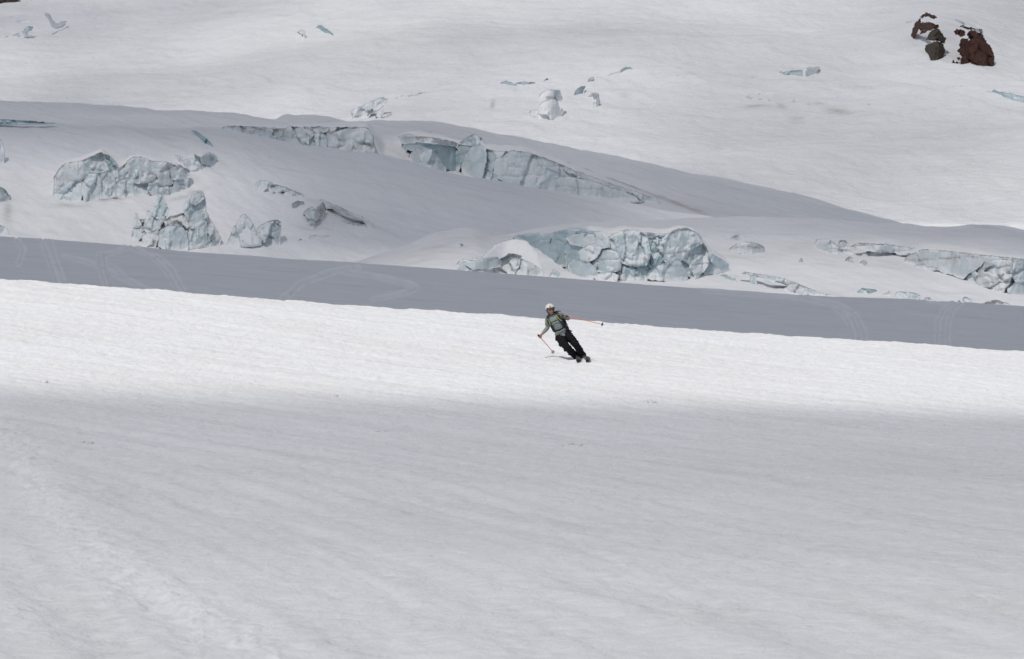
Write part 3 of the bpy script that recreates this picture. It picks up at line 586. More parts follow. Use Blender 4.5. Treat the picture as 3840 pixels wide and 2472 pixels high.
group_thing('snow_mound', 'low snow mound with a grey hollow right of the upright ice fins', 'snow mound', SC2A, Z3, [('mound', [(890, 1270), (905, 1250), (1000, 1258), (1100, 1250), (1060, 1272), (960, 1284)], dict(snow=1, dirt=0, blue=0, top_dirt=0, strata=0, facet=.3)), ('ice_chip', [(790, 1300), (812, 1278), (828, 1282), (818, 1304)], dict(blue=.4, step=4))])
# upper cliffs behind the smooth slope
group_thing('ice_cliff', 'long upper ice cliff with brown layered left end under the ridge top', 'ice cliff', SC2B, Z3, [
    ('ice_wall', [(60, 235), (240, 228), (660, 252), (900, 250), (1085, 245), (1270, 240), (1440, 245), (1500, 320), (1515, 520), (1250, 520), (840, 450), (500, 370), (240, 295)], dict(off=.9, dirt=.4, blue=.3)),
    ('dirty_ice_wall', [(50, 235), (240, 229), (262, 250), (460, 255), (662, 255), (662, 385), (400, 345), (240, 300)], dict(dirt=.7, top_dirt=1, strata=.8, cell=45, blue=.1, facet=.6)),
    (IB, [(665, 280), (720, 240), (800, 260), (832, 300), (842, 430), (750, 400), (662, 380)], dict(dirt=.35, off=-.7, cell=40)),
    (IB, [(770, 262), (870, 250), (952, 300), (900, 340), (840, 390), (800, 330)], dict(dirt=.35, off=-1.2, cell=40, top_dirt=.8)),
    (IB, [(845, 350), (940, 320), (975, 440), (840, 430)], dict(off=-.9, blue=.3)),
    (IB, [(950, 310), (1010, 298), (1052, 350), (1045, 470), (965, 460)], dict(off=-1.5, blue=.1, cell=30)),
    ('dirty_ice_wall', [(1060, 292), (1150, 280), (1270, 240), (1440, 245), (1490, 300), (1512, 510), (1440, 520), (1250, 500), (1090, 470), (1040, 370)], dict(off=-1.0, dirt=.45, top_dirt=1, cell=55, strata=.6, facet=.7)),
    ('ice_overhang', [(900, 240), (950, 232), (1088, 245), (1062, 290), (960, 302)], dict(off=-.4, dirt=.6, top_dirt=.6, snow=.2))])
group_thing('ice_cliff', 'curved ice cliff with a dark layered brim left of the tall ice tower', 'ice cliff', SC2B, Z3, [
    ('ice_wall', [(1770, 390), (1920, 382), (2080, 395), (2270, 425), (2310, 500), (2330, 640), (2160, 640), (2060, 560), (1900, 470), (1780, 445)], dict(off=.8, blue=.45, dirt=.1, cell=80, facet=.5, strata=.1, hollow=True)),
    ('dirty_brim', [(1870, 330), (1960, 328), (2050, 340), (2180, 362), (2285, 390), (2275, 432), (2180, 415), (2080, 400), (1960, 385), (1880, 378)], dict(off=-.6, dirt=.9, top_dirt=1, strata=1, facet=.5)),
    (IB, [(1735, 330), (1820, 313), (1900, 330), (1880, 380), (1770, 392)], dict(dirt=.4, cell=26)),
    (IB, [(1925, 640), (1960, 480), (2010, 462), (2080, 465), (2132, 545), (2182, 670), (2050, 660)], dict(off=-2.2, blue=.12, dirt=.15, cell=60, strata=.5, top_dirt=.1)),
    (IB, [(1835, 510), (1900, 448), (1952, 480), (1930, 600), (1860, 570)], dict(off=-1.8, blue=.25, dirt=.3, snow=.3, cell=26, facet=1.4))])
group_thing('ice_cliff', 'rounded ice tower and massive cracked ice wall in the centre of the ridge', 'ice cliff', SC2B, Z4, [
    ('ice_wall', [(535, 150), (680, 170), (760, 190), (900, 215), (1200, 225), (1480, 330), (1480, 600), (1100, 600), (700, 480), (555, 360)], dict(off=1.0, blue=.35, dirt=.3, cell=60)),
    ('ice_wall', [(540, 148), (680, 178), (692, 190), (622, 260), (600, 340), (552, 340), (550, 230)], dict(off=1.4, blue=.4, dirt=.15, top_dirt=.6, facet=.4)),  # back wall behind the tower, its shadow painted as a blue tone
    ('ice_crack', [(545, 140), (620, 95), (685, 55), (770, 88), (782, 140), (742, 172), (690, 172)], dict(off=2.8, blue=.55, dirt=.05, facet=1.4, top_dirt=0)),
    (IB, [(468, 350), (480, 250), (520, 222), (552, 260), (558, 370), (480, 360)], dict(off=.6, blue=.55, cell=60, top_dirt=0, dirt=.05, strata=0)),
    ('ice_tower', [(585, 380), (622, 250), (680, 180), (740, 163), (792, 200), (802, 260), (770, 450), (720, 460), (640, 430)], dict(off=-2.4, blue=.08, dirt=.08, cell=110, strata=.45, facet=.5, top_dirt=.1)),
    (IB, [(790, 210), (870, 218), (882, 300), (845, 470), (780, 470), (780, 300)], dict(off=-1.2, blue=.15, dirt=.1, cell=60, strata=.3, facet=.6)),
    ('main_ice_wall', [(878, 310), (940, 270), (1040, 208), (1180, 223), (1350, 278), (1485, 330), (1482, 460), (1370, 600), (1170, 580), (1040, 540), (925, 480), (876, 400)], dict(off=-1.8, blue=.08, dirt=.18, top_dirt=.9, cell=95, strata=.55, facet=.5)),
    (IB, [(800, 470), (868, 300), (922, 450), (910, 520)], dict(off=-1.0, blue=.25, cell=50)),
    (IB, [(1478, 338), (1590, 390), (1682, 460), (1600, 480), (1478, 500)], dict(off=-.6, blue=.1, dirt=.3, top_dirt=.9, snow=.4)),
    (IB, [(1365, 580), (1430, 480), (1530, 453), (1680, 478), (1900, 540), (2100, 600), (2260, 668), (1980, 660), (1700, 640), (1500, 610)], dict(off=-2.6, blue=.05, dirt=.35, top_dirt=.3, snow=.25, cell=40, facet=.6)),
    ('dirt_band', [(1480, 322), (1600, 383), (1800, 457), (2000, 527), (2200, 595), (2420, 662), (2420, 705), (2250, 665), (2000, 565), (1700, 478)], dict(off=-.3, dirt=.65, top_dirt=.5, snow=.25, facet=.4, strata=.4, bulge=.4, cell=24))])
# big ice cliff above the skier
group_thing('ice_cliff', 'largest blue ice cliff with layered blocks and dark cracks behind the skier', 'ice cliff', SC1, Z5, [
    ('ice_wall', [(560, 212), (690, 188), (800, 196), (1000, 148), (1110, 160), (1300, 200), (1400, 168), (1500, 180), (1700, 195), (1760, 180), (1940, 195), (2020, 340), (2010, 440), (1930, 535), (1400, 525), (1040, 520), (940, 440), (820, 405), (740, 330), (640, 245)], dict(off=1.0, blue=.6, dirt=.25, cell=40)),
    ('blue_recess', [(556, 212), (690, 188), (770, 184), (772, 250), (690, 255), (620, 235)], dict(off=.9, blue=.7, top_dirt=0, dirt=.05, strata=0)),
    ('blue_recess', [(770, 235), (800, 200), (930, 180), (1000, 148), (1060, 150), (1112, 165), (1050, 188), (960, 202), (952, 262), (870, 245), (790, 245)], dict(off=1.4, blue=.85, top_dirt=0, dirt=.05, strata=0, facet=.6)),  # shadow under the snow roof put into the blue colour
    (IB, [(768, 250), (870, 240), (955, 262), (968, 330), (972, 432), (880, 425), (820, 402), (758, 340), (770, 300)], dict(off=.2, blue=.5, dirt=.35, cell=32, strata=.2)),
    ('snow_capped_block', [(953, 218), (1000, 200), (1100, 183), (1230, 168), (1282, 220), (1292, 300), (1210, 305), (1120, 300), (1000, 272)], dict(off=-2.2, blue=.1, dirt=.25, snow=.3, cell=55, top_dirt=.2, lean=.5)),
    (IB, [(968, 268), (1080, 298), (1085, 390), (1000, 395), (968, 432), (960, 300)], dict(off=-.4, blue=.4, cell=40, dirt=.1)),
    (IB, [(1120, 290), (1170, 268), (1222, 300), (1190, 362), (1130, 395), (1078, 382), (1068, 320)], dict(off=-2.6, blue=0, snow=.5, cell=40, strata=0, top_dirt=0, facet=1.4)),
    (IB, [(1148, 392), (1205, 325), (1280, 318), (1342, 335), (1366, 400), (1362, 462), (1290, 478), (1190, 472), (1130, 410)], dict(off=-1.8, blue=.08, dirt=.25, strata=1, cell=50)),
    (IB, [(983, 420), (1030, 390), (1120, 400), (1172, 450), (1192, 485), (1140, 525), (1060, 528), (995, 490)], dict(off=-2.8, blue=.22, dirt=.1, snow=.15, cell=40, top_dirt=0)),
    ('layered_block', [(1285, 222), (1400, 168), (1490, 178), (1562, 210), (1578, 290), (1592, 340), (1562, 422), (1480, 432), (1360, 402), (1345, 340), (1288, 300)], dict(off=-1.0, blue=.18, dirt=.25, strata=1, cell=48, facet=1.1)),
    (IB, [(1355, 400), (1480, 430), (1562, 420), (1592, 460), (1572, 515), (1380, 520), (1345, 470)], dict(off=-.5, blue=.5, dirt=.15, cell=46, facet=1.2)),
    ('blue_recess', [(1575, 228), (1640, 205), (1702, 200), (1712, 260), (1702, 400), (1640, 432), (1598, 442), (1588, 330)], dict(off=.6, blue=.65, dirt=.15, cell=44)),
    ('ice_tower', [(1708, 290), (1730, 220), (1765, 176), (1860, 160), (1940, 192), (1978, 262), (1900, 302), (1852, 372), (1740, 415), (1698, 390)], dict(off=-2.0, blue=.08, dirt=.3, top_dirt=.9, strata=.9, cell=50)),
    (IB, [(1848, 302), (1980, 263), (2024, 340), (2012, 432), (1932, 535), (1860, 482), (1838, 400)], dict(off=-1.5, blue=.12, dirt=.15, strata=.9, cell=42, facet=1.3)),
    (IB, [(1590, 482), (1640, 438), (1720, 418), (1802, 392), (1852, 480), (1874, 540), (1740, 520), (1570, 510)], dict(off=-2.2, blue=.08, dirt=.2, strata=.5, cell=40)),
    ('snow_rubble', [(1160, 500), (1230, 482), (1290, 478), (1362, 500), (1342, 538), (1200, 540)], dict(off=-3.4, blue=0, snow=.8, strata=0, cell=24, top_dirt=0, dirt=0, facet=1.4)),
    ('blue_apron', [(2018, 350), (2060, 345), (2110, 372), (2182, 425), (2186, 466), (2060, 472), (1985, 495), (2008, 400)], dict(off=.8, blue=.4, dirt=0, snow=.1, strata=0, cell=30, top_dirt=0, facet=.5))], dd=-.5, deeper=.22)
group_thing('ice_outcrop', 'rounded snow dome with a dirty cracked ice front left of the largest ice cliff', 'ice outcrop', SC1, Z5, [
    ('snow_dome', [(140, 470), (190, 390), (330, 372), (430, 268), (560, 233), (660, 240), (745, 335), (800, 500), (600, 500), (300, 490)], dict(off=2.0, snow=1, dirt=0, blue=0, strata=0, facet=.25, top_dirt=0, cell=120, bulge=1.2, lean=1.6)),
    ('ice_slab', [(185, 402), (280, 390), (450, 363), (482, 400), (462, 442), (370, 462), (250, 455)], dict(off=-.8, blue=.15, dirt=.05, strata=.2, top_dirt=0, cell=80, facet=.5)),
    (IB, [(468, 392), (540, 348), (620, 363), (602, 432), (560, 495), (490, 445)], dict(off=-1.3, dirt=.5, blue=.15, cell=30, facet=1.4)),
    (IB, [(618, 380), (700, 420), (792, 480), (808, 512), (690, 512), (596, 500), (602, 430)], dict(off=-1.0, dirt=.45, snow=.2, cell=36, strata=.9)),
    (IB, [(235, 462), (380, 455), (560, 490), (420, 500), (240, 485)], dict(off=-.5, blue=.2, dirt=.3)),
    (IB, [(160, 415), (205, 388), (262, 400), (242, 470), (165, 466)], dict(off=-.4, dirt=.6, cell=26))])
group_thing('ice_block', 'small pointed ice block on the snow right of the dirty snow dome front', 'ice block', SC1, Z5, [('c', [(828, 520), (850, 480), (872, 453), (912, 482), (928, 526)], dict(blue=.2, dirt=.3, cell=34, strata=0))])
group_thing('crevasse', 'two short blue cracks on the sunlit flank of the snow dome', 'crevasse', SC1, Z5, [('ice_crack', [(78, 322), (130, 302), (160, 298), (120, 316)], dict(blue=.55, hollow=True, step=4, jit=1, top_dirt=0, strata=0)), ('ice_crack', [(160, 270), (200, 256), (252, 250), (190, 272)], dict(blue=.55, hollow=True, step=4, jit=1, top_dirt=0, strata=0, off=2))])
# right hand ice
group_thing('ice_block', 'lens shaped ice bulge with folded layers right of the largest ice cliff', 'ice block', SC1, Z6, [('c', [(165, 315), (225, 280), (285, 253), (350, 253), (440, 280), (464, 322), (390, 338), (290, 340)], dict(dirt=.35, snow=.2, strata=.9, top_dirt=.6))])
group_thing('ice_block', 'small blue ice notch in the snow above the folded lens shaped bulge', 'ice block', SC1, Z6, [('c', [(195, 225), (225, 208), (262, 196), (268, 230), (225, 240)], dict(blue=.45, dirt=.1, strata=0))])
group_thing('ice_cliff', 'low dirty ice ledge with dark overhang right of the lens shaped bulge', 'ice cliff', SC1, Z6, [
    (IB, [(832, 292), (850, 243), (930, 238), (1002, 290), (992, 312), (870, 308)], dict(blue=.2, dirt=.05, snow=.3, top_dirt=0)),
    ('dirty_knob', [(998, 300), (1010, 243), (1050, 238), (1092, 270), (1094, 302), (1040, 310)], dict(off=-.5, dirt=.9, top_dirt=1, cell=20)),
    ('ice_ledge', [(1088, 292), (1150, 263), (1350, 268), (1470, 285), (1562, 300), (1574, 318), (1400, 338), (1240, 322), (1140, 312)], dict(off=-.8, dirt=.45, strata=1, top_dirt=.8, cell=60, facet=.5)),
    ('ice_overhang', [(1155, 342), (1220, 318), (1360, 342), (1435, 342), (1405, 374), (1280, 364)], dict(off=.6, dirt=.75, blue=.3, top_dirt=1, cell=26)),
    (IB, [(850, 330), (870, 312), (1000, 308), (1120, 325), (1150, 345), (1000, 345), (880, 342)], dict(off=-.3, snow=.5, dirt=.3, cell=24)),
    ('ice_end', [(1535, 320), (1545, 298), (1575, 292), (1572, 318)], dict(off=-1.2, blue=.6, strata=0, step=4))])
group_thing('ice_cliff', 'long layered ice bank with folded dirty ice at the right picture edge', 'ice cliff', SC1, Z6, [
    ('ice_wall', [(1500, 392), (1560, 345), (1800, 320), (2300, 372), (2520, 395), (2520, 640), (2290, 642), (2130, 600), (1950, 515), (1700, 455)], dict(off=.8, dirt=.5, blue=.25)),
    ('ice_bank', [(1485, 392), (1540, 345), (1640, 308), (1800, 318), (2050, 348), (2310, 378), (2100, 402), (2050, 452), (1950, 514), (1850, 482), (1730, 452), (1580, 418)], dict(off=-.6, dirt=.35, top_dirt=.7, strata=1, cell=80, facet=.5)),
    ('folded_ice', [(2108, 402), (2200, 388), (2305, 390), (2314, 480), (2282, 585), (2230, 636), (2130, 600), (2035, 552), (2070, 480)], dict(off=-1.6, dirt=.5, strata=.9, cell=45, top_dirt=.6)),
    (IB, [(2318, 412), (2400, 395), (2520, 400), (2520, 560), (2340, 555), (2298, 480)], dict(off=-1.2, dirt=.3, blue=.2, cell=45)),
    (IB, [(2275, 612), (2340, 560), (2520, 558), (2520, 636), (2330, 645)], dict(off=-1.9, dirt=.15, blue=.3, cell=40)),
    ('blue_lip', [(1575, 412), (1640, 420), (1730, 442), (1740, 455), (1650, 445), (1585, 425)], dict(off=-1.2, blue=.5, strata=0, top_dirt=0, step=4))])
group_thing('ice_block', 'dark brown ice knob on the snow under the low dirty ledge', 'ice block', SC1, Z6, [('c', [(1055, 382), (1082, 360), (1112, 370), (1114, 406), (1080, 412)], dict(dirt=.9, top_dirt=1, cell=20))])
group_thing('ice_block', 'thin blue ice notch right of the dark brown knob', 'ice block', SC1, Z6, [('c', [(1165, 402), (1205, 385), (1222, 410), (1235, 440), (1200, 432)], dict(blue=.6, dirt=.2, strata=0, step=4))])
group_thing('ice_block', 'tiny blue ice chip in the snow below the lens shaped bulge', 'ice block', SC1, Z6, [('c', [(700, 398), (732, 372), (740, 392), (722, 404)], dict(blue=.35, step=4, strata=0))])
group_thing('crevasse', 'long ragged blue crevasse curving down to the shaded slope right of the skier', 'crevasse', SC1, Z6, [
    ('ice_wall', [(235, 473), (350, 483), (450, 498), (600, 526), (720, 572), (830, 618), (1020, 652), (880, 655), (780, 632), (700, 605), (600, 566), (450, 524), (350, 502)], dict(blue=.5, dirt=.15, strata=0, facet=1.3, cell=18, step=4, top_dirt=.1, snow=.1)),
    ('ice_wall', [(88, 488), (160, 492), (230, 518), (272, 545), (220, 528), (150, 508)], dict(blue=.3, dirt=0, strata=0, step=4, hollow=True, top_dirt=0)),
    ('ice_pillar', [(338, 612), (346, 520), (355, 498), (382, 498), (392, 540), (402, 615)], dict(off=-1.0, blue=.35, dirt=.15, strata=0, top_dirt=0)),
    ('snow_rubble', [(580, 620), (650, 562), (705, 568), (765, 612), (775, 648), (620, 645)], dict(off=-1.4, snow=.75, blue=.05, facet=2.0, cell=16, strata=0, top_dirt=0, step=4))])
group_thing('ice_block', 'shallow blue ice hollow just above the shaded slope right of the curving crevasse', 'ice block', SC1, Z6, [('c', [(1138, 625), (1180, 598), (1255, 603), (1300, 612), (1225, 640)], dict(blue=.3, hollow=True, strata=0, dirt=.05, top_dirt=0))])
group_thing('ice_cliff', 'low pale blue broken ice edge along the top of the shaded slope', 'ice cliff', SC1, Z6, [
    (IB, [(1295, 650), (1390, 618), (1402, 636), (1330, 655)], dict(blue=.4, strata=0, step=4, top_dirt=0)),
    (IB, [(1425, 645), (1450, 622), (1520, 625), (1600, 638), (1645, 682), (1560, 690), (1480, 680)], dict(off=-.5, blue=.3, dirt=.15, facet=1.3, cell=26)),
    (IB, [(1640, 680), (1655, 662), (1690, 672), (1770, 692), (1700, 697)], dict(off=-.8, dirt=.5, blue=.15, step=4))])
group_thing('ice_block', 'small blue ice stub on the edge of the shaded slope near the right side', 'ice block', SC1, Z6, [('c', [(1938, 702), (1945, 668), (1960, 662), (2010, 690), (2005, 712)], dict(blue=.45, strata=0, dirt=0, top_dirt=0, step=4))])
group_thing('ice_block', 'low dirt streaked ice rim on the edge of the shaded slope at far right', 'ice block', SC1, Z6, [('c', [(2040, 712), (2130, 696), (2185, 688), (2245, 705), (2330, 716), (2200, 722)], dict(dirt=.7, top_dirt=.8, snow=.3, step=4))])
# far glacier
group_thing('ice_cliff', 'distant leaning ice wall with blue base behind the dark ridge crest', 'ice cliff', SF, Z8, [
    ('ice_face', [(233, 440), (245, 420), (330, 388), (462, 322), (515, 345), (452, 412), (372, 458), (290, 490), (240, 490)], dict(blue=.4, dirt=.1, snow=.25, facet=1.4, cell=20, step=4, strata=0, top_dirt=.15)),
    ('ice_lip', [(398, 485), (430, 440), (485, 428), (452, 468)], dict(off=-3, blue=.45, dirt=0, step=4, facet=1.4, cell=16, strata=0, top_dirt=0)), ('ice_lip', [(475, 462), (530, 432), (555, 436), (500, 466)], dict(off=-3, blue=.2, snow=.4, step=4, strata=0, top_dirt=0))])
group_thing('crevasse', 'blue crevasse with a ragged rim in the middle of the distant glacier', 'crevasse', SF, Z8, [('ice_wall', [(1330, 222), (1390, 205), (1440, 222), (1500, 215), (1612, 210), (1610, 222), (1520, 240), (1440, 240), (1380, 234)], dict(blue=.5, strata=0, step=4, top_dirt=0, facet=1.2, cell=16, hollow=True)), ('ice_wall', [(1635, 218), (1700, 183), (1718, 192), (1700, 208)], dict(blue=.45, strata=0, step=4, top_dirt=.4, hollow=True))])
group_thing('crevasse', 'thin broken crack line climbing right from the distant leaning ice wall', 'crevasse', SF, Z8, [('ice_wall', [(510, 350), (600, 316), (700, 292), (800, 272), (815, 278), (720, 302), (620, 326), (530, 358)], dict(blue=.2, snow=.45, strata=0, step=4, top_dirt=0, facet=1.5, cell=14)), ('ice_wall', [(930, 254), (1000, 246), (1080, 240), (1075, 247), (960, 258)], dict(blue=.2, snow=.3, strata=0, step=4, top_dirt=0)), ('ice_wall', [(1150, 240), (1200, 228), (1310, 228), (1300, 235), (1190, 242)], dict(blue=.3, snow=.3, strata=0, step=4, top_dirt=0))])
group_thing('ice_block', 'tall snow covered ice block with a blue cleft in the middle of the distant glacier', 'ice block', SF, Z8, [
    (IB, [(1632, 385), (1640, 310), (1690, 272), (1795, 272), (1815, 350), (1740, 360), (1690, 362)], dict(off=3, snow=.55, blue=.15, dirt=.1, strata=.2)),
    ('blue_cleft', [(1748, 275), (1795, 275), (1812, 360), (1770, 350)], dict(off=1.0, blue=.6, step=4, strata=0, top_dirt=0, facet=.4)),
    (IB, [(1625, 480), (1645, 372), (1740, 333), (1785, 370), (1808, 465), (1700, 490)], dict(off=-1.5, snow=.7, blue=0, dirt=.15, strata=.3, top_dirt=.1)),
    ('ice_hollow', [(1560, 460), (1570, 430), (1630, 415), (1632, 470), (1590, 478)], dict(snow=.7, strata=.4, step=4, top_dirt=0)),
    ('blue_cleft', [(1795, 440), (1805, 400), (1818, 440), (1808, 452)], dict(blue=.6, step=4, strata=0))])
group_thing('crevasse', 'short diagonal blue crevasse above the snow covered ice block on the distant glacier', 'crevasse', SF, Z8, [('c', [(1890, 312), (1905, 285), (1955, 243), (1985, 245), (1972, 288), (1920, 308)], dict(blue=.5, strata=0, step=4, hollow=True, top_dirt=0))])
group_thing('ice_block', 'rounded snowy knob with grooves right of the snow covered ice block', 'ice block', SF, Z8, [('c', [(2005, 370), (2008, 318), (2040, 288), (2085, 300), (2098, 370), (2060, 410), (2035, 428)], dict(snow=.75, blue=.1, dirt=.1, strata=.5, step=4, top_dirt=0))])
group_thing('crevasse', 'pair of short blue gaps along the crest of the distant snow hump', 'crevasse', SF, Z8, [('ice_wall', [(2240, 112), (2300, 96), (2345, 100), (2335, 108), (2290, 122)], dict(blue=.55, strata=0, step=4, hollow=True, top_dirt=0)), ('ice_wall', [(2370, 100), (2420, 96), (2480, 102), (2440, 112), (2390, 110)], dict(blue=.45, strata=0, step=4, hollow=True, top_dirt=0)), ('ice_crack', [(2128, 190), (2150, 160), (2185, 138), (2250, 112), (2252, 118), (2195, 144), (2158, 168)], dict(blue=.2, snow=.3, step=4, jit=1, strata=0, top_dirt=0)), ('ice_crack', [(1978, 218), (2005, 188), (2045, 162), (2048, 168), (2015, 194), (1990, 216)], dict(blue=.3, snow=.3, step=4, jit=1, strata=0, top_dirt=0))])
group_thing('crevasse', 'short steep blue crevasse high up in the middle of the far snow', 'crevasse', SF, ZA, [('c', [(2168, 175), (2210, 170), (2262, 202), (2328, 245), (2288, 242), (2228, 212)], dict(blue=.85, strata=0, step=4, hollow=True, top_dirt=.2, dirt=.05))])
group_thing('crevasse', 'faint curved crack left of the short steep blue crevasse', 'crevasse', SF, ZA, [('c', [(2050, 206), (2090, 202), (2108, 215), (2100, 240), (2128, 295), (2102, 278), (2084, 250), (2092, 222)], dict(blue=.2, snow=.45, step=4, jit=1.2, strata=0, top_dirt=0))])
group_thing('crevasse', 'thin dark crack along the right side of the low white snow swell', 'crevasse', SF, ZA, [('ice_wall', [(1868, 570), (1930, 592), (2000, 606), (2160, 628), (2165, 634), (2000, 616), (1920, 602)], dict(blue=.5, step=4, jit=1, strata=0, hollow=True, top_dirt=.2)), ('ice_wall', [(1505, 572), (1555, 553), (1560, 558), (1520, 574)], dict(blue=.3, step=4, jit=.8, strata=0, top_dirt=0))])
group_thing('crevasse_field', 'cluster of shallow blue crevasses on the snow hump at upper left', 'crevasse', SF, ZA, [
    ('ice_wall', [(295, 85), (335, 95), (352, 125), (385, 155), (462, 140), (425, 168), (372, 178), (335, 140), (318, 112)], dict(blue=.25, snow=.3, strata=0, step=4, facet=1.4, cell=16, top_dirt=0)),
    ('ice_wall', [(80, 166), (130, 142), (208, 140), (200, 155), (140, 160)], dict(blue=.2, snow=.4, strata=0, step=4, top_dirt=0)),
    ('ice_wall', [(150, 205), (185, 185), (228, 182), (215, 216), (180, 222)], dict(blue=.5, snow=.1, strata=0, step=4, hollow=True, top_dirt=0)),
    ('ice_wall', [(-60, 250), (0, 250), (70, 243), (135, 222), (125, 248), (62, 262), (-60, 262)], dict(blue=.35, snow=.25, strata=0, step=4, hollow=True, top_dirt=0)),
    ('ice_wall', [(515, 230), (540, 214), (560, 226), (535, 236)], dict(blue=.4, strata=0, step=4, top_dirt=0)),
    ('ice_wall', [(40, 122), (110, 110), (180, 98), (182, 104), (90, 124)], dict(blue=.2, snow=.4, strata=0, step=4, jit=1, top_dirt=0)),
    ('snow_lump', [(215, 318), (240, 292), (300, 290), (330, 312), (260, 322)], dict(snow=.9, strata=0, step=4, top_dirt=0))])
group_thing('crevasse', 'blue crevasse with a snowy lip left of the smooth shoulder under the rocks', 'crevasse', SF, ZB, [('ice_wall', [(722, 160), (760, 152), (820, 154), (910, 148), (918, 182), (850, 182), (780, 171)], dict(blue=.4, strata=0, step=4, hollow=True, top_dirt=.2, facet=1.2, cell=18)), ('snow_lip', [(912, 150), (930, 132), (1032, 123), (1010, 150), (985, 180), (948, 192), (914, 182)], dict(off=-2, snow=.55, blue=.2, step=4, facet=1.6, cell=14, strata=0, top_dirt=0))])
group_thing('crevasse', 'wide blue crevasse at the right picture edge below the rock outcrops', 'crevasse', SF, ZB, [('c', [(2085, 264), (2200, 282), (2300, 305), (2393, 326), (2500, 350), (2500, 385), (2393, 358), (2300, 332), (2200, 301), (2130, 276)], dict(blue=.65, strata=0, step=4, hollow=True, top_dirt=0, dirt=.02))])
group_thing('crevasse', 'scatter of tiny blue chips around the brown stains on the distant glacier', 'crevasse', SF, ZB, [('ice_chip', [(x - a, y + 3), (x, y - 4), (x + a, y - 2), (x + a * .4, y + 4)], dict(blue=.4, step=4, jit=.8, strata=0, top_dirt=0)) for x, y, a in [(550, 297, 20), (688, 322, 10), (850, 352, 14), (785, 380, 9), (950, 372, 12), (1280, 427, 24), (1335, 390, 10), (1355, 375, 8), (620, 303, 12), (890, 440, 14), (60, 178, 20), (205, 240, 12), (1970, 238, 30)]])
# rock outcrops
R = dict(strata=0.15, top_dirt=0, dirt=0, facet=1.0, cell=17, step=3, jit=5.0, jsc=10.0, base_snow=0, bulge=.2)
group_thing('rock_outcrop', 'left dark rock outcrop with an olive grey lower buttress high on the snow', 'rock outcrop', SF, Z7, [
    ('rock', [(585, 245), (620, 210), (672, 186), (742, 204), (800, 235), (832, 262), (770, 264), (700, 232), (640, 240), (600, 278)], dict(off=3, mat='red_rock', snow=.12)),
    ('rock', [(478, 405), (520, 330), (592, 262), (582, 330), (640, 322), (705, 322), (785, 345), (872, 382), (800, 402), (725, 432), (660, 470), (580, 492), (620, 440), (565, 405), (505, 485), (455, 532), (468, 460)], dict(off=1.5, mat='red_rock', snow=.16)),
    ('rock', [(678, 568), (700, 500), (742, 448), (800, 394), (852, 420), (900, 485), (942, 540), (952, 626), (870, 592), (850, 545), (760, 575)], dict(mat='grey_rock', snow=.16, cell=24)),
    ('buttress', [(645, 700), (668, 645), (720, 640), (790, 602), (870, 590), (918, 640), (938, 720), (912, 872), (800, 852), (700, 835), (642, 790)], dict(off=-1.5, mat='grey_rock', snow=.1, facet=.9))], mat='red_rock', **R)
group_thing('rock_outcrop', 'right red brown rock outcrop with a broad slab high on the snow', 'rock outcrop', SF, Z7, [
    ('rock', [(1075, 462), (1100, 413), (1160, 430), (1222, 465), (1228, 522), (1180, 535), (1115, 500)], dict(snow=.12)),
    ('rock', [(1160, 376), (1190, 366), (1245, 385), (1350, 403), (1475, 423), (1492, 480), (1500, 540), (1420, 480), (1330, 450), (1330, 420), (1240, 398)], dict(off=2, snow=.25)),
    ('slab', [(1168, 610), (1190, 558), (1300, 578), (1345, 540), (1290, 450), (1340, 455), (1400, 480), (1500, 545), (1562, 620), (1655, 770), (1640, 842), (1550, 880), (1546, 962), (1400, 922), (1280, 842), (1190, 792), (1138, 705), (1195, 690)], dict(off=-.5, snow=.13, cell=40)),
    ('rock', [(1545, 895), (1560, 825), (1640, 815), (1652, 850), (1640, 915), (1590, 900)], dict(off=-2, snow=.05)),
    ('rock', [(1160, 880), (1190, 818), (1240, 818), (1288, 882), (1262, 918), (1210, 890)], dict(off=-1, snow=.15)),
    ('rock', [(1018, 888), (1060, 868), (1120, 882), (1142, 928), (1080, 915)], dict(off=-1.5, snow=.15)),
    ('rock', [(1110, 842), (1150, 825), (1168, 850), (1130, 860)], dict(snow=.2)),
    ('rock', [(1130, 640), (1160, 630), (1190, 655), (1170, 672)], dict(snow=.25)),
    ('rock', [(1085, 280), (1140, 292), (1210, 332), (1240, 355), (1180, 335), (1120, 300)], dict(off=3, snow=.4, jit=2))], mat='red_rock', **R)
group_thing('ice_block', 'thin grey crack in the snow beside the left dark rock outcrop', 'crevasse', SF, Z7, [('c', [(330, 345), (390, 315), (440, 308), (540, 288), (535, 305), (450, 320), (395, 328)], dict(blue=.4, step=4, jit=1, strata=0, top_dirt=0))])
group_thing('cliff', 'dark grey rock face in the top left corner behind the snow crest', 'rock face', SG, ZA, [
    ('rock', [(-200, -90), (90, -90), (130, -5), (150, 42), (100, 70), (-200, 90)], dict(mat='grey_rock', snow=.12)),
    ('rock', [(210, -30), (300, -40), (340, 20), (300, 42), (230, 20)], dict(mat='grey_rock', snow=.55, off=15))], **dict(R, step=6))
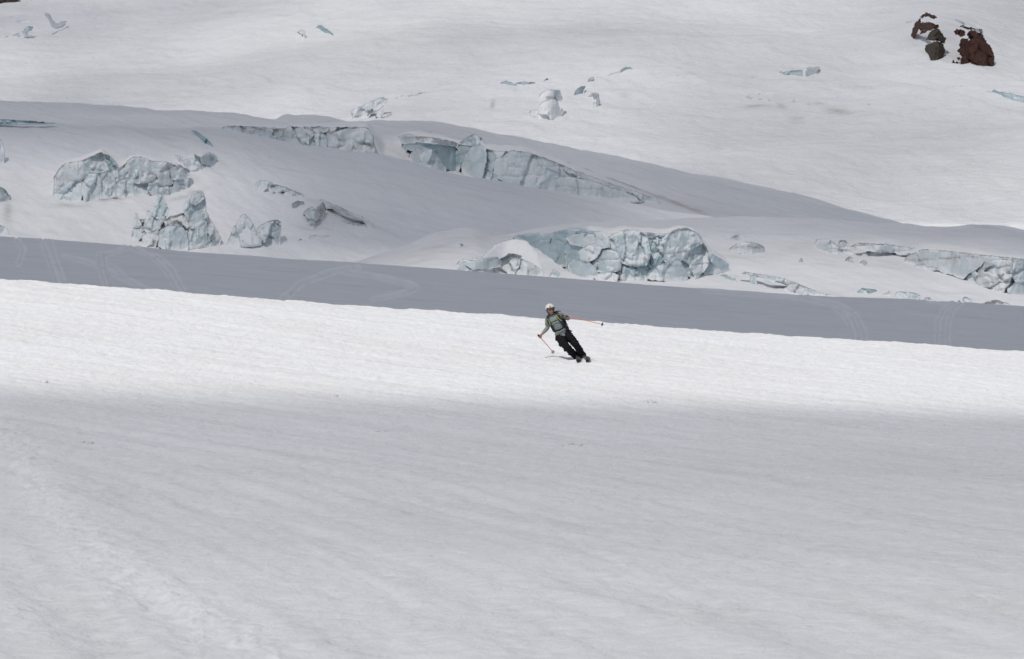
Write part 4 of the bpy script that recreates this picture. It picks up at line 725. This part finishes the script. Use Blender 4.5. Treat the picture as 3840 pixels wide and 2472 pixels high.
#PART3
# ------------------------------------------------------------------ skier
UZ = K * SKI_D / 4.811                                   # metres per unit of the skier drawing
FX = ((1960 + 1010 / 4.811) - 1920) * K * SKI_D
DZ = float(near_z(np.array([FX]), np.array([SKI_D]))[0]) + ((1080 + 1312 / 4.811) - 1236) * K * SKI_D
def S(zx, zy, dy=0.0):
    return Vector((((1960 - 1920) + zx / 4.811) * K * SKI_D, SKI_D + dy, -((1080 - 1236) + zy / 4.811) * K * SKI_D + DZ))
def crom(P, n=4):
    if len(P) < 3: return [P[0].lerp(P[-1], i / n) for i in range(n + 1)]
    out = []
    for i in range(len(P) - 1):
        p0 = P[max(i - 1, 0)]; p1 = P[i]; p2 = P[i + 1]; p3 = P[min(i + 2, len(P) - 1)]
        for k in range(n):
            t = k / n
            out.append(0.5 * ((2 * p1) + (p2 - p0) * t + (2 * p0 - 5 * p1 + 4 * p2 - p3) * t * t + (3 * p1 - p0 - 3 * p2 + p3) * t ** 3))
    return out + [P[-1].copy()]
def etube(bm, pts, rads, side=None, seg=12, n=4, caps=True, flat=False):
    """A tapering tube with oval cross sections (half width along `side`, half depth across it)."""
    V = [Vector((*p, 0)).to_3d() if len(p) == 2 else Vector(p) for p in pts]
    R = [Vector((r, r, 0)) if not isinstance(r, (tuple, list)) else Vector((r[0], r[1], 0)) for r in rads]
    P = crom(V, n); Q = crom(R, n) if len(R) > 1 else R * len(P)
    def ring(c, T, a, b):
        s = side if side is not None else (Vector((0, 1, 0)) if abs(T.y) < 0.8 else Vector((1, 0, 0)))
        s = (s - T * s.dot(T)).normalized(); w_ = T.cross(s)
        return [bm.verts.new(c + s * (a * math.cos(2 * math.pi * k / seg)) + w_ * (b * math.sin(2 * math.pi * k / seg))) for k in range(seg)]
    rings = []
    for i, p in enumerate(P):
        T = (P[min(i + 1, len(P) - 1)] - P[max(i - 1, 0)]).normalized(); a, b = max(Q[i].x, 1e-4), max(Q[i].y, 1e-4)
        if i == 0 and caps and not flat:
            m_ = min(a, b)
            for t in (0.15, 0.6): rings.append(ring(p - T * m_ * math.cos(t * math.pi / 2) * 0.9, T, a * math.sin(t * math.pi / 2), b * math.sin(t * math.pi / 2)))
        rings.append(ring(p, T, a, b))
        if i == len(P) - 1 and caps and not flat:
            m_ = min(a, b)
            for t in (0.6, 0.15): rings.append(ring(p + T * m_ * math.cos(t * math.pi / 2) * 0.9, T, a * math.sin(t * math.pi / 2), b * math.sin(t * math.pi / 2)))
    for A, B in zip(rings[:-1], rings[1:]):
        for k in range(seg): bm.faces.new((A[k], A[(k + 1) % seg], B[(k + 1) % seg], B[k]))
    if caps:
        bm.faces.new(rings[0][::-1]); bm.faces.new(rings[-1])
def ellip(bm, c, ax, r, seg=20, rg=14, f=None):
    """Ellipsoid in the frame ax=(side, forward, up); f may reshape the unit point."""
    rows = []
    for j in range(rg + 1):
        th = math.pi * j / rg; row = []
        for k in range(seg if 0 < j < rg else 1):
            ph = 2 * math.pi * k / seg; u = Vector((math.sin(th) * math.cos(ph), math.sin(th) * math.sin(ph), math.cos(th)))
            if f: u = f(u)
            row.append(bm.verts.new(c + ax[0] * (u.x * r[0]) + ax[1] * (u.y * r[1]) + ax[2] * (u.z * r[2])))
        rows.append(row)
    for A, B in zip(rows[:-1], rows[1:]):
        for k in range(seg):
            a = A[k % len(A)], A[(k + 1) % len(A)]; b = B[k % len(B)], B[(k + 1) % len(B)]
            vs = [a[0], b[0], b[1], a[1]]; u = []
            for v in vs:
                if v not in u: u.append(v)
            if len(u) > 2: bm.faces.new(u)
def finish(name, bm, mat, parent=None, voxel=None, smooth_it=0, wr=0.0):
    bmesh.ops.recalc_face_normals(bm, faces=bm.faces[:])
    me = bpy.data.meshes.new(name); bm.to_mesh(me); bm.free()
    if voxel:
        t = bpy.data.objects.new('tmp', me); COL.objects.link(t)
        md = t.modifiers.new('r', 'REMESH'); md.mode = 'VOXEL'; md.voxel_size = voxel
        if smooth_it: sm = t.modifiers.new('s', 'SMOOTH'); sm.iterations = smooth_it; sm.factor = 0.5
        dg = bpy.context.evaluated_depsgraph_get(); me2 = bpy.data.meshes.new_from_object(t.evaluated_get(dg))
        bpy.data.objects.remove(t); bpy.data.meshes.remove(me); me = me2; me.name = name
        if wr:                                            # cloth folds
            n_ = len(me.vertices); co = np.empty(n_ * 3, np.float32); no = np.empty(n_ * 3, np.float32)
            me.vertices.foreach_get('co', co); me.vertices.foreach_get('normal', no); co = co.reshape(-1, 3); no = no.reshape(-1, 3)
            f = fbm((co[:, 0] + co[:, 2] * .3) / 0.09, (co[:, 2] * 1.6 - co[:, 0] + co[:, 1] * .7) / 0.05, 301, 3)
            me.vertices.foreach_set('co', (co + no * (f * wr)[:, None]).reshape(-1).astype(np.float32)); me.update()
    return link(name, me, mat, parent)
C = {'sweater': plain('sage_knit', (0.255, 0.295, 0.272), .9, .1, .2, 60, .004), 'trousers': plain('black_shell_cloth', (0.009, 0.0075, 0.009), .75, .15, .3, 25, .004),
     'skin': plain('skin', (0.50, 0.25, 0.18), .55, .3, .15, 20, .001), 'shell': plain('white_helmet_shell', (0.64, 0.68, 0.70), .35, .4, .15, 10, .001),
     'amber': plain('amber_print', (0.50, 0.25, 0.05), .5), 'dark': plain('dark_print', (0.05, 0.055, 0.06), .5), 'black': plain('black_webbing', (0.018, 0.019, 0.024), .7, .2),
     'navy': plain('navy_padding', (0.03, 0.035, 0.06), .8, .2), 'lime': plain('lime_piping', (0.55, 0.56, 0.03), .6), 'lens': plain('dark_lens', (0.03, 0.02, 0.02), .2, .5),
     'hair': plain('brown_hair', (0.07, 0.035, 0.025), .7, .3, .4, 80, .004), 'orange': plain('orange_pole_paint', (0.80, 0.27, 0.05), .35, .4, .1), 'coral': plain('coral_pole_print', (0.85, 0.36, 0.27), .4, .4, .5, 60),
     'rubber': plain('black_rubber', (0.02, 0.018, 0.018), .7, .2), 'steel': plain('steel', (0.5, 0.5, 0.5), .3, .5), 'basket': plain('grey_basket', (0.06, 0.06, 0.06), .6),
     'ski': plain('dark_grey_ski', (0.075, 0.075, 0.075), .45, .4, .25, 12), 'boot': plain('grey_boot_shell', (0.10, 0.10, 0.105), .45, .4, .2, 15), 'lip': plain('lips', (0.22, 0.07, 0.06), .5),
     'buckle': plain('pale_buckle', (0.45, 0.45, 0.46), .35, .5), 'red': plain('red_binding', (0.5, 0.12, 0.06), .4)}
TOR = (Vector(S(850, 800)) - Vector(S(640, 885))).normalized()          # lateral axis of the leaning torso
HEADC = S(500, 412, -0.07)
UP = Vector((-0.19, -0.10, 0.976)).normalized(); FW = Vector((0.30, -0.93, -0.12)); FW = (FW - UP * FW.dot(UP)).normalized(); SD = FW.cross(UP).normalized(); HX = (SD, FW, UP)
person = empty('person', S(1040, 1320), 'skier in sage green sweater and black trousers leaning into a turn on the sunlit snow', 'person')
J = dict(pel=S(712, 870, .03), wai=S(668, 755, .02), che=S(590, 630, .0), upc=S(548, 545, 0), nk=S(530, 500, -.01), hd=S(508, 440, -.05))
def arms(bm, g, wristcut):
    etube(bm, [S(500, 545, .02), S(462, 560, .02), S(445, 640, .06), S(452, 722, .10), S(405, 785, .03), S(360, 836, -.05)][:None], [.075 * g, .068 * g, .06 * g, .054 * g, .048 * g, .036 * g])
    etube(bm, [S(600, 520, .02), S(650, 492, .02), S(735, 525, .06), S(805, 560, .10), S(812, 560, .06), S(785, 545, -.03), S(752, 528, -.11)], [.075 * g, .068 * g, .062 * g, .058 * g, .055 * g, .048 * g, .038 * g])
def legs(bm, g, f):
    L1 = [S(672, 880, .03), S(700, 955, -.06), S(745, 1020, -.17), S(793, 1085, -.25), S(840, 1130, -.22), S(900, 1190, -.12), S(965, 1258, -.02)]
    L2 = [S(795, 850, .03), S(850, 910, -.05), S(905, 975, -.15), S(962, 1045, -.22), S(1000, 1100, -.19), S(1045, 1170, -.11), S(1095, 1245, -.02)]
    etube(bm, L1, [r * g for r in f]); etube(bm, L2, [r * g for r in f])
def hand(bm, w, gr, axis):
    """Fist closed round a grip: palm, four unequal curled fingers and a thumb from the side of the palm."""
    axis = axis.normalized(); d = (gr - w).normalized(); out = axis.cross(d).normalized()
    etube(bm, [w, w.lerp(gr, .6), gr - d * .012], [.027, (.040, .024), (.040, .022)], side=axis)
    for i, (o_, l) in enumerate(((.030, 1.0), (.010, 1.12), (-.011, 1.05), (-.030, .85))):
        b = gr - d * .01 + axis * o_ + out * .016
        etube(bm, [b, b + d * .030 * l + out * .010, b + d * .040 * l - out * .016, b + d * .016 * l - out * .036, b - d * .006 - out * .032], [.0098, .0096, .009, .0085, .0075], seg=7, n=2)
    b = w.lerp(gr, .45) + axis * .034
    etube(bm, [b, b + d * .03 + axis * .012 - out * .016, b + d * .048 + axis * .006 - out * .034], [.0125, .011, .009], seg=7, n=2)
W1, G1 = S(357, 838, -.05), S(308, 888, -.085); T1 = S(572, 1196, .80); A1 = (T1 - S(296, 884, -.10)).normalized()
W2, G2 = S(752, 528, -.11), S(752, 512, -.185); T2 = S(1490, 684, .28); A2 = (T2 - S(765, 518, -.19)).normalized()
bm = bmesh.new()
etube(bm, [J['pel'], J['wai'], J['che'], J['upc']], [(.145, .10), (.125, .09), (.15, .105), (.12, .085)], side=TOR, seg=20)
etube(bm, [J['upc'], J['nk'], J['hd']], [.06, .055, .055])
arms(bm, .78, 1); legs(bm, .74, [.095, .092, .082, .066, .066, .06, .045])
def face(u):
    x, y, z = u
    if y > 0:
        jaw = 1 - 0.22 * max(0, -z) ** 1.2; x *= jaw
        nose = math.exp(-((x / .16) ** 2 + ((z + .12) / .24) ** 2)); brow = math.exp(-((z - .22) / .12) ** 2) * (1 - min(1, abs(x) / .8))
        eye = math.exp(-(((abs(x) - .38) / .2) ** 2 + ((z - .03) / .13) ** 2)); mouth = math.exp(-((x / .3) ** 2 + ((z + .56) / .07) ** 2)); chin = math.exp(-((x / .3) ** 2 + ((z + .85) / .2) ** 2))
        y = y * (1 - .06 * abs(z)) + .24 * nose + .05 * brow - .07 * eye - .05 * mouth + .08 * chin
    return Vector((x, y, z))
ellip(bm, HEADC, HX, (.074, .092, .115), 36, 28, face)
for s_ in (-1, 1): ellip(bm, HEADC + SD * (s_ * .076) - FW * .005, HX, (.012, .022, .032), 8, 6)
hand(bm, W1, G1, A1); hand(bm, W2, G2, A2)
finish('body', bm, C['skin'], person, .0065, 2)
bm = bmesh.new()
etube(bm, [S(722, 900, .03), J['pel'], J['wai'], J['che'], S(552, 552, 0), S(535, 512, -.005), S(525, 492, -.01)], [(.175, .128), (.172, .126), (.152, .118), (.172, .132), (.14, .105), (.085, .075), (.066, .066)], side=TOR, seg=24, flat=True)
arms(bm, 1.0, 1); finish('sweater', bm, C['sweater'], person, .008, 3, .006)
bm = bmesh.new()
etube(bm, [S(660, 850, .025), S(700, 855, .03), S(760, 835, .03), S(805, 830, .03)], [.098, .115, .115, .098])
legs(bm, 1.0, [.112, .108, .099, .088, .086, .084, .082])
for p, r in ((S(965, 1010, -.19), .068), (S(1018, 1095, -.15), .068), (S(870, 905, -.02), .075), (S(690, 1030, -.13), .062), (S(775, 1115, -.17), .062), (S(850, 1185, -.14), .055), (S(905, 985, -.21), .05), (S(620, 935, .0), .05), (S(900, 930, .0), .045)): ellip(bm, p, (Vector((1, 0, 0)), Vector((0, 1, 0)), Vector((0, 0, 1))), (r, r, r * 1.1), 10, 8)
finish('trousers', bm, C['trousers'], person, .009, 3, .017)
# hood under the helmet, open at the face
bm = bmesh.new(); ellip(bm, HEADC - FW * .012, HX, (.092, .104, .128), 36, 28)
bmesh.ops.delete(bm, geom=[v for v in bm.verts if (v.co - HEADC).dot(FW) > .022 and abs((v.co - HEADC).dot(SD)) < .082 and (v.co - HEADC).dot(UP) > -.125], context='VERTS')
finish('hood', bm, C['sweater'], person)
bm = bmesh.new(); etube(bm, [HEADC - FW * .06 - UP * .09, S(560, 470, .06), S(620, 442, .10), S(688, 438, .13)], [.03, .03, .022, .008], n=5); finish('hair', bm, C['hair'], person)
gl = None
bm = bmesh.new()
for s_ in (-1, 1): ellip(bm, HEADC + SD * (s_ * .031) + FW * .094 + UP * .004, HX, (.027, .007, .019), 14, 8)
etube(bm, [HEADC - SD * .078 + FW * .04 + UP * .012, HEADC - SD * .05 + FW * .092 + UP * .012, HEADC + FW * .104 + UP * .012, HEADC + SD * .05 + FW * .092 + UP * .012, HEADC + SD * .078 + FW * .04 + UP * .012], [.0035] * 5, seg=6); finish('glasses', bm, C['lens'], person)
bm = bmesh.new(); ellip(bm, HEADC + FW * .088 - UP * .062, HX, (.022, .008, .008), 12, 8); finish('mouth', bm, C['lip'], person)
# helmet
HC = HEADC + UP * .040 - FW * .012
def helm(u): return Vector((u.x, u.y, u.z if u.z > 0 else u.z * .5))
bm = bmesh.new(); ellip(bm, HC, HX, (.112, .134, .116), 32, 24, helm)
cut = [v for v in bm.verts if (v.co - HC).dot(UP) < (.012 if (v.co - HC).dot(FW) > .03 else -.045)]
bmesh.ops.delete(bm, geom=cut, context='VERTS'); hs = finish('helmet', bm, C['shell'], person); md = hs.modifiers.new('thickness', 'SOLIDIFY'); md.thickness = .012
def onh(a, b, k=1.012):
    """A point on the front of the helmet: a = sideways angle, b = height angle."""
    return HC - SD * (.112 * k * math.sin(a - .12) * math.cos(b)) + FW * (.134 * k * math.cos(a) * math.cos(b)) + UP * (.116 * k * math.sin(b))
def decal(name, pts, mat):
    bm = bmesh.new(); ca = sum(p[0] for p in pts) / len(pts); cb = sum(p[1] for p in pts) / len(pts); rings = []
    for f in (1, .66, .33): rings.append([bm.verts.new(onh(ca + (a - ca) * f, cb + (b - cb) * f)) for a, b in pts])
    c = bm.verts.new(onh(ca, cb)); n = len(pts)
    for A, B in zip(rings[:-1], rings[1:]):
        for k in range(n): bm.faces.new((A[k], A[(k + 1) % n], B[(k + 1) % n], B[k]))
    for k in range(n): bm.faces.new((rings[-1][k], rings[-1][(k + 1) % n], c))
    return finish(name, bm, mat, hs)
decal('emblem', [(-.42, .20), (-.30, .26), (-.38, .42), (-.26, .46), (-.30, .72), (-.16, .86), (-.02, .72), (-.04, .56), (.14, .50), (.12, .36), (.20, .26), (.06, .22), (-.02, .12), (-.2, .10)], C['amber'])
decal('vent', [(-1.15, .18), (-.95, .30), (-.72, .26), (-.58, .10), (-.74, .18), (-.92, .16)], C['dark'])
decal('vent', [(.42, .42), (.75, .40), (.72, .34), (.62, .34), (.55, .12), (.48, .14), (.52, .36)], C['dark'])
decal('side_emblem', [(-1.5, .3), (-1.42, .42), (-1.3, .36), (-1.34, .22)], C['amber'])
bm = bmesh.new(); etube(bm, [HC + SD * (.114 * math.sin(t)) + FW * (.137 * math.cos(t)) + UP * (.014 if abs(t) < 1.2 else -.03) for t in [-2.2, -1.6, -1.25, -.8, -.4, 0, .4, .8, 1.25, 1.6, 2.2]], [.007] * 11, seg=6, n=2); finish('helmet_rim', bm, C['dark'], hs)
bm = bmesh.new(); etube(bm, [HC - SD * .108 - UP * .04, HEADC - SD * .088 + FW * .035 - UP * .07, HEADC + FW * .045 - UP * .128, HEADC + SD * .088 + FW * .035 - UP * .07, HC + SD * .108 - UP * .04], [(.009, .004)] * 5, seg=8); finish('chin_strap', bm, C['black'], hs)
# boots
BTS = [(S(965, 1250, -.02), S(1000, 1302, 0), .05), (S(1095, 1240, -.02), S(1128, 1296, 0), .12)]
RN = Vector((-.60, 0, .80))
SK = []
for an, so, fx in BTS:
    f = Vector((fx, -1, -.078)).normalized(); n_ = (RN - f * RN.dot(f)).normalized(); s_ = f.cross(n_).normalized(); SK.append((so, f, n_, s_))
    bm = bmesh.new(); top = an + (an - so).normalized() * .12
    etube(bm, [top, an, so + n_ * .06 - f * .03], [.062, .06, .056]); etube(bm, [so + n_ * .05 - f * .12, so + n_ * .055, so + n_ * .045 + f * .10, so + n_ * .035 + f * .17], [(.042, .05), (.05, .052), (.05, .04), (.045, .026)], side=s_)
    bt = finish('boot', bm, C['boot'], person, .008, 1)
    bm = bmesh.new()
    for q in (.03, .075): etube(bm, [an.lerp(so, .5) + f * (.06 + q * .3) - s_ * .05 + n_ * (q - .02), an.lerp(so, .5) + f * (.085 + q * .3) + n_ * (q - .02), an.lerp(so, .5) + f * (.06 + q * .3) + s_ * .05 + n_ * (q - .02)], [(.008, .006)] * 3, seg=6)
    finish('buckle', bm, C['buckle'], bt)
for (so, f, n_, s_), lab in zip(SK, ('dark grey ski under the inside boot, nearer the left, rounded tip towards the camera', 'dark grey ski under the outside boot, nearer the right, tip tilted up')):
    root = empty('ski', so, lab, 'ski', 'pair of skis under the skier')
    st = np.linspace(-.82, .88, 40); bm = bmesh.new(); rows = []
    for t in st:
        wd = .050 + .018 * min(1, (t / .62) ** 2) if t > 0 else .050 + .010 * (t / .7) ** 2
        if t > .66: wd *= math.sqrt(max(0.02, 1 - ((t - .66) / .225) ** 2.6))
        if t < -.74: wd *= math.sqrt(max(.1, 1 - ((-.74 - t) / .09) ** 2))
        rise = .17 * max(0, (t - .44) / .44) ** 2 + .02 * max(0, (-.7 - t) / .12) ** 2
        c = so + f * t + n_ * (rise - .012); h = .007
        rows.append([bm.verts.new(c + s_ * a + n_ * b) for a, b in ((-wd, -h), (wd, -h), (wd, h * .4), (wd * .9, h), (-wd * .9, h), (-wd, h * .4))])
    for A, B in zip(rows[:-1], rows[1:]):
        for k in range(6): bm.faces.new((A[k], A[(k + 1) % 6], B[(k + 1) % 6], B[k]))
    bm.faces.new(rows[0]); bm.faces.new(rows[-1]); finish('ski_body', bm, C['ski'], root)
    for q, l in ((.19, .05), (-.16, .07)):
        bm = bmesh.new(); etube(bm, [so + f * (q - l) + n_ * .012, so + f * q + n_ * .026, so + f * (q + l) + n_ * .012], [(.036, .016), (.038, .02), (.03, .012)], side=s_); finish('binding', bm, C['red' if q > 0 else 'rubber'], root)
# backpack with its straps
pack = empty('backpack', S(700, 700, .15), 'black backpack with lime piped straps worn by the skier', 'backpack')
bm = bmesh.new(); etube(bm, [S(735, 800, .20), S(690, 700, .22), S(630, 580, .22), S(590, 490, .19)], [(.155, .08), (.165, .10), (.16, .10), (.12, .075)], side=TOR, seg=20); finish('pack_body', bm, C['black'], pack, .01, 2, .006)
def strap(name, pts, a, b, mat, parent=None):
    bm = bmesh.new(); V = [S(*p) for p in pts]; T = (V[-1] - V[0]).normalized(); sd_ = T.cross(Vector((0, 1, 0))).normalized()
    etube(bm, V, [(a, b)] * len(V), side=sd_, seg=10, n=5); return finish(name, bm, mat, parent or pack)
s1 = strap('shoulder_strap', [(470, 500, .05), (452, 530, -.07), (452, 575, -.125), (466, 625, -.142), (492, 665, -.142), (530, 730, -.12), (565, 795, -.07)], .030, .010, C['navy'])
strap('piping', [(440, 592, -.142), (468, 578, -.15)], .005, .005, C['lime'], s1); strap('piping', [(470, 602, -.152), (482, 640, -.156), (500, 690, -.15)], .006, .005, C['lime'], s1)
s2 = strap('shoulder_strap', [(600, 440, .06), (618, 462, -.08), (640, 520, -.145), (676, 590, -.152), (712, 640, -.14), (750, 690, -.09), (785, 720, .0)], .034, .010, C['navy'])
strap('piping', [(604, 510, -.155), (652, 498, -.155)], .005, .005, C['lime'], s2); strap('piping', [(622, 528, -.155), (655, 575, -.166), (700, 612, -.16)], .006, .005, C['lime'], s2)
strap('chest_strap', [(478, 662, -.145), (530, 636, -.158), (580, 615, -.163), (630, 595, -.163), (680, 570, -.152)], .010, .006, C['black'])
hb = strap('hip_belt', [(540, 775, .03), (560, 800, -.085), (610, 790, -.125), (690, 760, -.14), (750, 725, -.105), (800, 695, .02)], .020, .010, C['black'])
strap('buckle', [(640, 782, -.15), (672, 768, -.155)], .022, .010, C['rubber'], hb); strap('buckle', [(772, 692, -.04), (802, 690, -.02)], .012, .010, C['buckle'], hb)
strap('strap_tail', [(770, 738, -.08), (830, 768, -.06), (888, 800, -.05)], .012, .005, C['black'], hb)
strap('strap_tail', [(552, 768, -.06), (540, 772, -.03)], .014, .008, C['black'], hb)
# poles
def pole(gr, ax, tip, lab, sticker):
    root = empty('ski_pole', gr, lab, 'ski pole', 'pair of ski poles held by the skier'); L = (tip - gr).length
    q = lambda t: gr + ax * (L * t)
    sidev = ax.cross(Vector((0, 1, 0.2))).normalized(); up_ = sidev.cross(ax).normalized()
    def tb(name, t0, t1, r0, r1, mat, seg=10):
        bm = bmesh.new(); etube(bm, [q(t0), q((t0 + t1) / 2), q(t1)], [r0, (r0 + r1) / 2, r1], seg=seg, n=2); return finish(name, bm, mat, root)
    tb('shaft', .03, .94, .0105, .0085, C['orange']); tb('grip', -.045, .075, .019, .015, C['rubber']); tb('grip_head', -.06, -.03, .021, .022, C['rubber'])
    if sticker: tb('printed_sleeve', .17, .40, .0120, .0114, C['coral'])
    else: tb('printed_sleeve', .08, .17, .0122, .0116, C['coral'])
    tb('tip', .94, 1.0, .007, .003, C['steel'])
    bm = bmesh.new(); c = q(.93); n = 8
    etube(bm, [c - ax * .012, c, c + ax * .012], [.015, .017, .012], seg=8, n=1)
    for k in range(n):
        a = 2 * math.pi * k / n; d = sidev * math.cos(a) + up_ * math.sin(a); a2 = sidev * math.cos(a + .32) + up_ * math.sin(a + .32); a3 = sidev * math.cos(a - .32) + up_ * math.sin(a - .32)
        etube(bm, [c, c + a2 * .034, c + d * .048, c + a3 * .034, c], [.0042, .004, .004, .004, .0042], seg=5, n=2)
    finish('basket', bm, C['basket'], root)
    bm = bmesh.new(); e = gr - ax * .05; etube(bm, [e, e + Vector((.02, -.03, -.02)), gr + Vector((.025, -.04, -.055)), gr + ax * .02 + Vector((.0, -.02, -.04))], [(.009, .003)] * 4, seg=6); finish('wrist_strap', bm, C['rubber'], root)
pole(S(296, 884, -.10), A1, T1, 'orange ski pole hanging from the lowered hand with its basket above the snow', False)
pole(S(765, 518, -.19), A2, T2, 'orange ski pole with coral print held out level to the right', True)
# loose clods of snow lying on the field
def clod(px, py, sz, lab, n=1, seed=0):
    rng = np.random.RandomState(seed); Dv = np.linspace(20, 112, 4000); Xv = (px - 1920) * K * Dv; zz = near_z(Xv, Dv); yy = 1236 - zz / (K * Dv)
    Dq = Dv[np.argmax(yy <= py)]; Xq = (px - 1920) * K * Dq; me_ = bmesh.new()
    for i in range(n):
        x = Xq + rng.uniform(-1, 1) * sz * (1.2 * n if n > 1 else 0); y = Dq + rng.uniform(-.3, .3) * (n > 1); r = sz * rng.uniform(.6, 1.1)
        z = float(near_z(np.array([x]), np.array([y]))[0]); v0 = len(me_.verts)
        bmesh.ops.create_icosphere(me_, subdivisions=3, radius=r, matrix=Matrix.Translation((x, y, z + r * .25)))
        me_.verts.ensure_lookup_table()
        for v in me_.verts[v0:]:
            c = v.co - Vector((x, y, z)); k = 1 + .35 * float(fbm(np.array([c.x / r + i * 9 + seed]), np.array([c.z / r + c.y / r * 1.7]), 77, 2)[0])
            v.co = Vector((x, y, z)) + Vector((c.x * 1.3 * k, c.y * k, c.z * .8 * k))
    o = finish('snow_clod', me_, M['near']); fattr(o.data, 'dirt', np.full(len(o.data.vertices), .15)); tag(o, lab, 'snow clod', 'clods of snow lying on the field')
clod(1258, 1486, .075, 'largest grey snow clod on the edge of the shade left of the skier', 1, 1)
clod(1232, 1484, .035, 'tiny snow clod just left of the largest grey clod', 1, 2)
clod(2430, 1508, .05, 'row of rounded snow clods on the shade edge right of the skier', 6, 3)
clod(168, 1436, .05, 'small snow clod on the shade edge near the left picture edge', 1, 4)
clod(318, 1664, .045, 'greenish grey snow clod in the shaded field at left', 2, 5)
clod(2140, 1668, .05, 'pair of low snow clods in the shaded field below the skier', 3, 6)
clod(1430, 1622, .035, 'pair of small snow crumbs in the shade left of centre', 2, 7)
# snow thrown up by the ski edges
bm = bmesh.new(); rng = np.random.RandomState(5)
for so, f, n_, s_ in SK:
    for i in range(45):
        t = rng.uniform(-.5, .75); c = so + f * t + Vector((rng.uniform(-.02, .16), rng.uniform(-.1, .1), rng.uniform(-.05, .07) * rng.uniform(.2, 1)))
        bmesh.ops.create_icosphere(bm, subdivisions=1, radius=rng.uniform(.006, .022), matrix=Matrix.Translation(c))
me_ = finish('snow_spray', bm, M['near']); tag(me_, 'small spray of snow grains thrown up beside the skis', 'snow spray', kind='stuff')
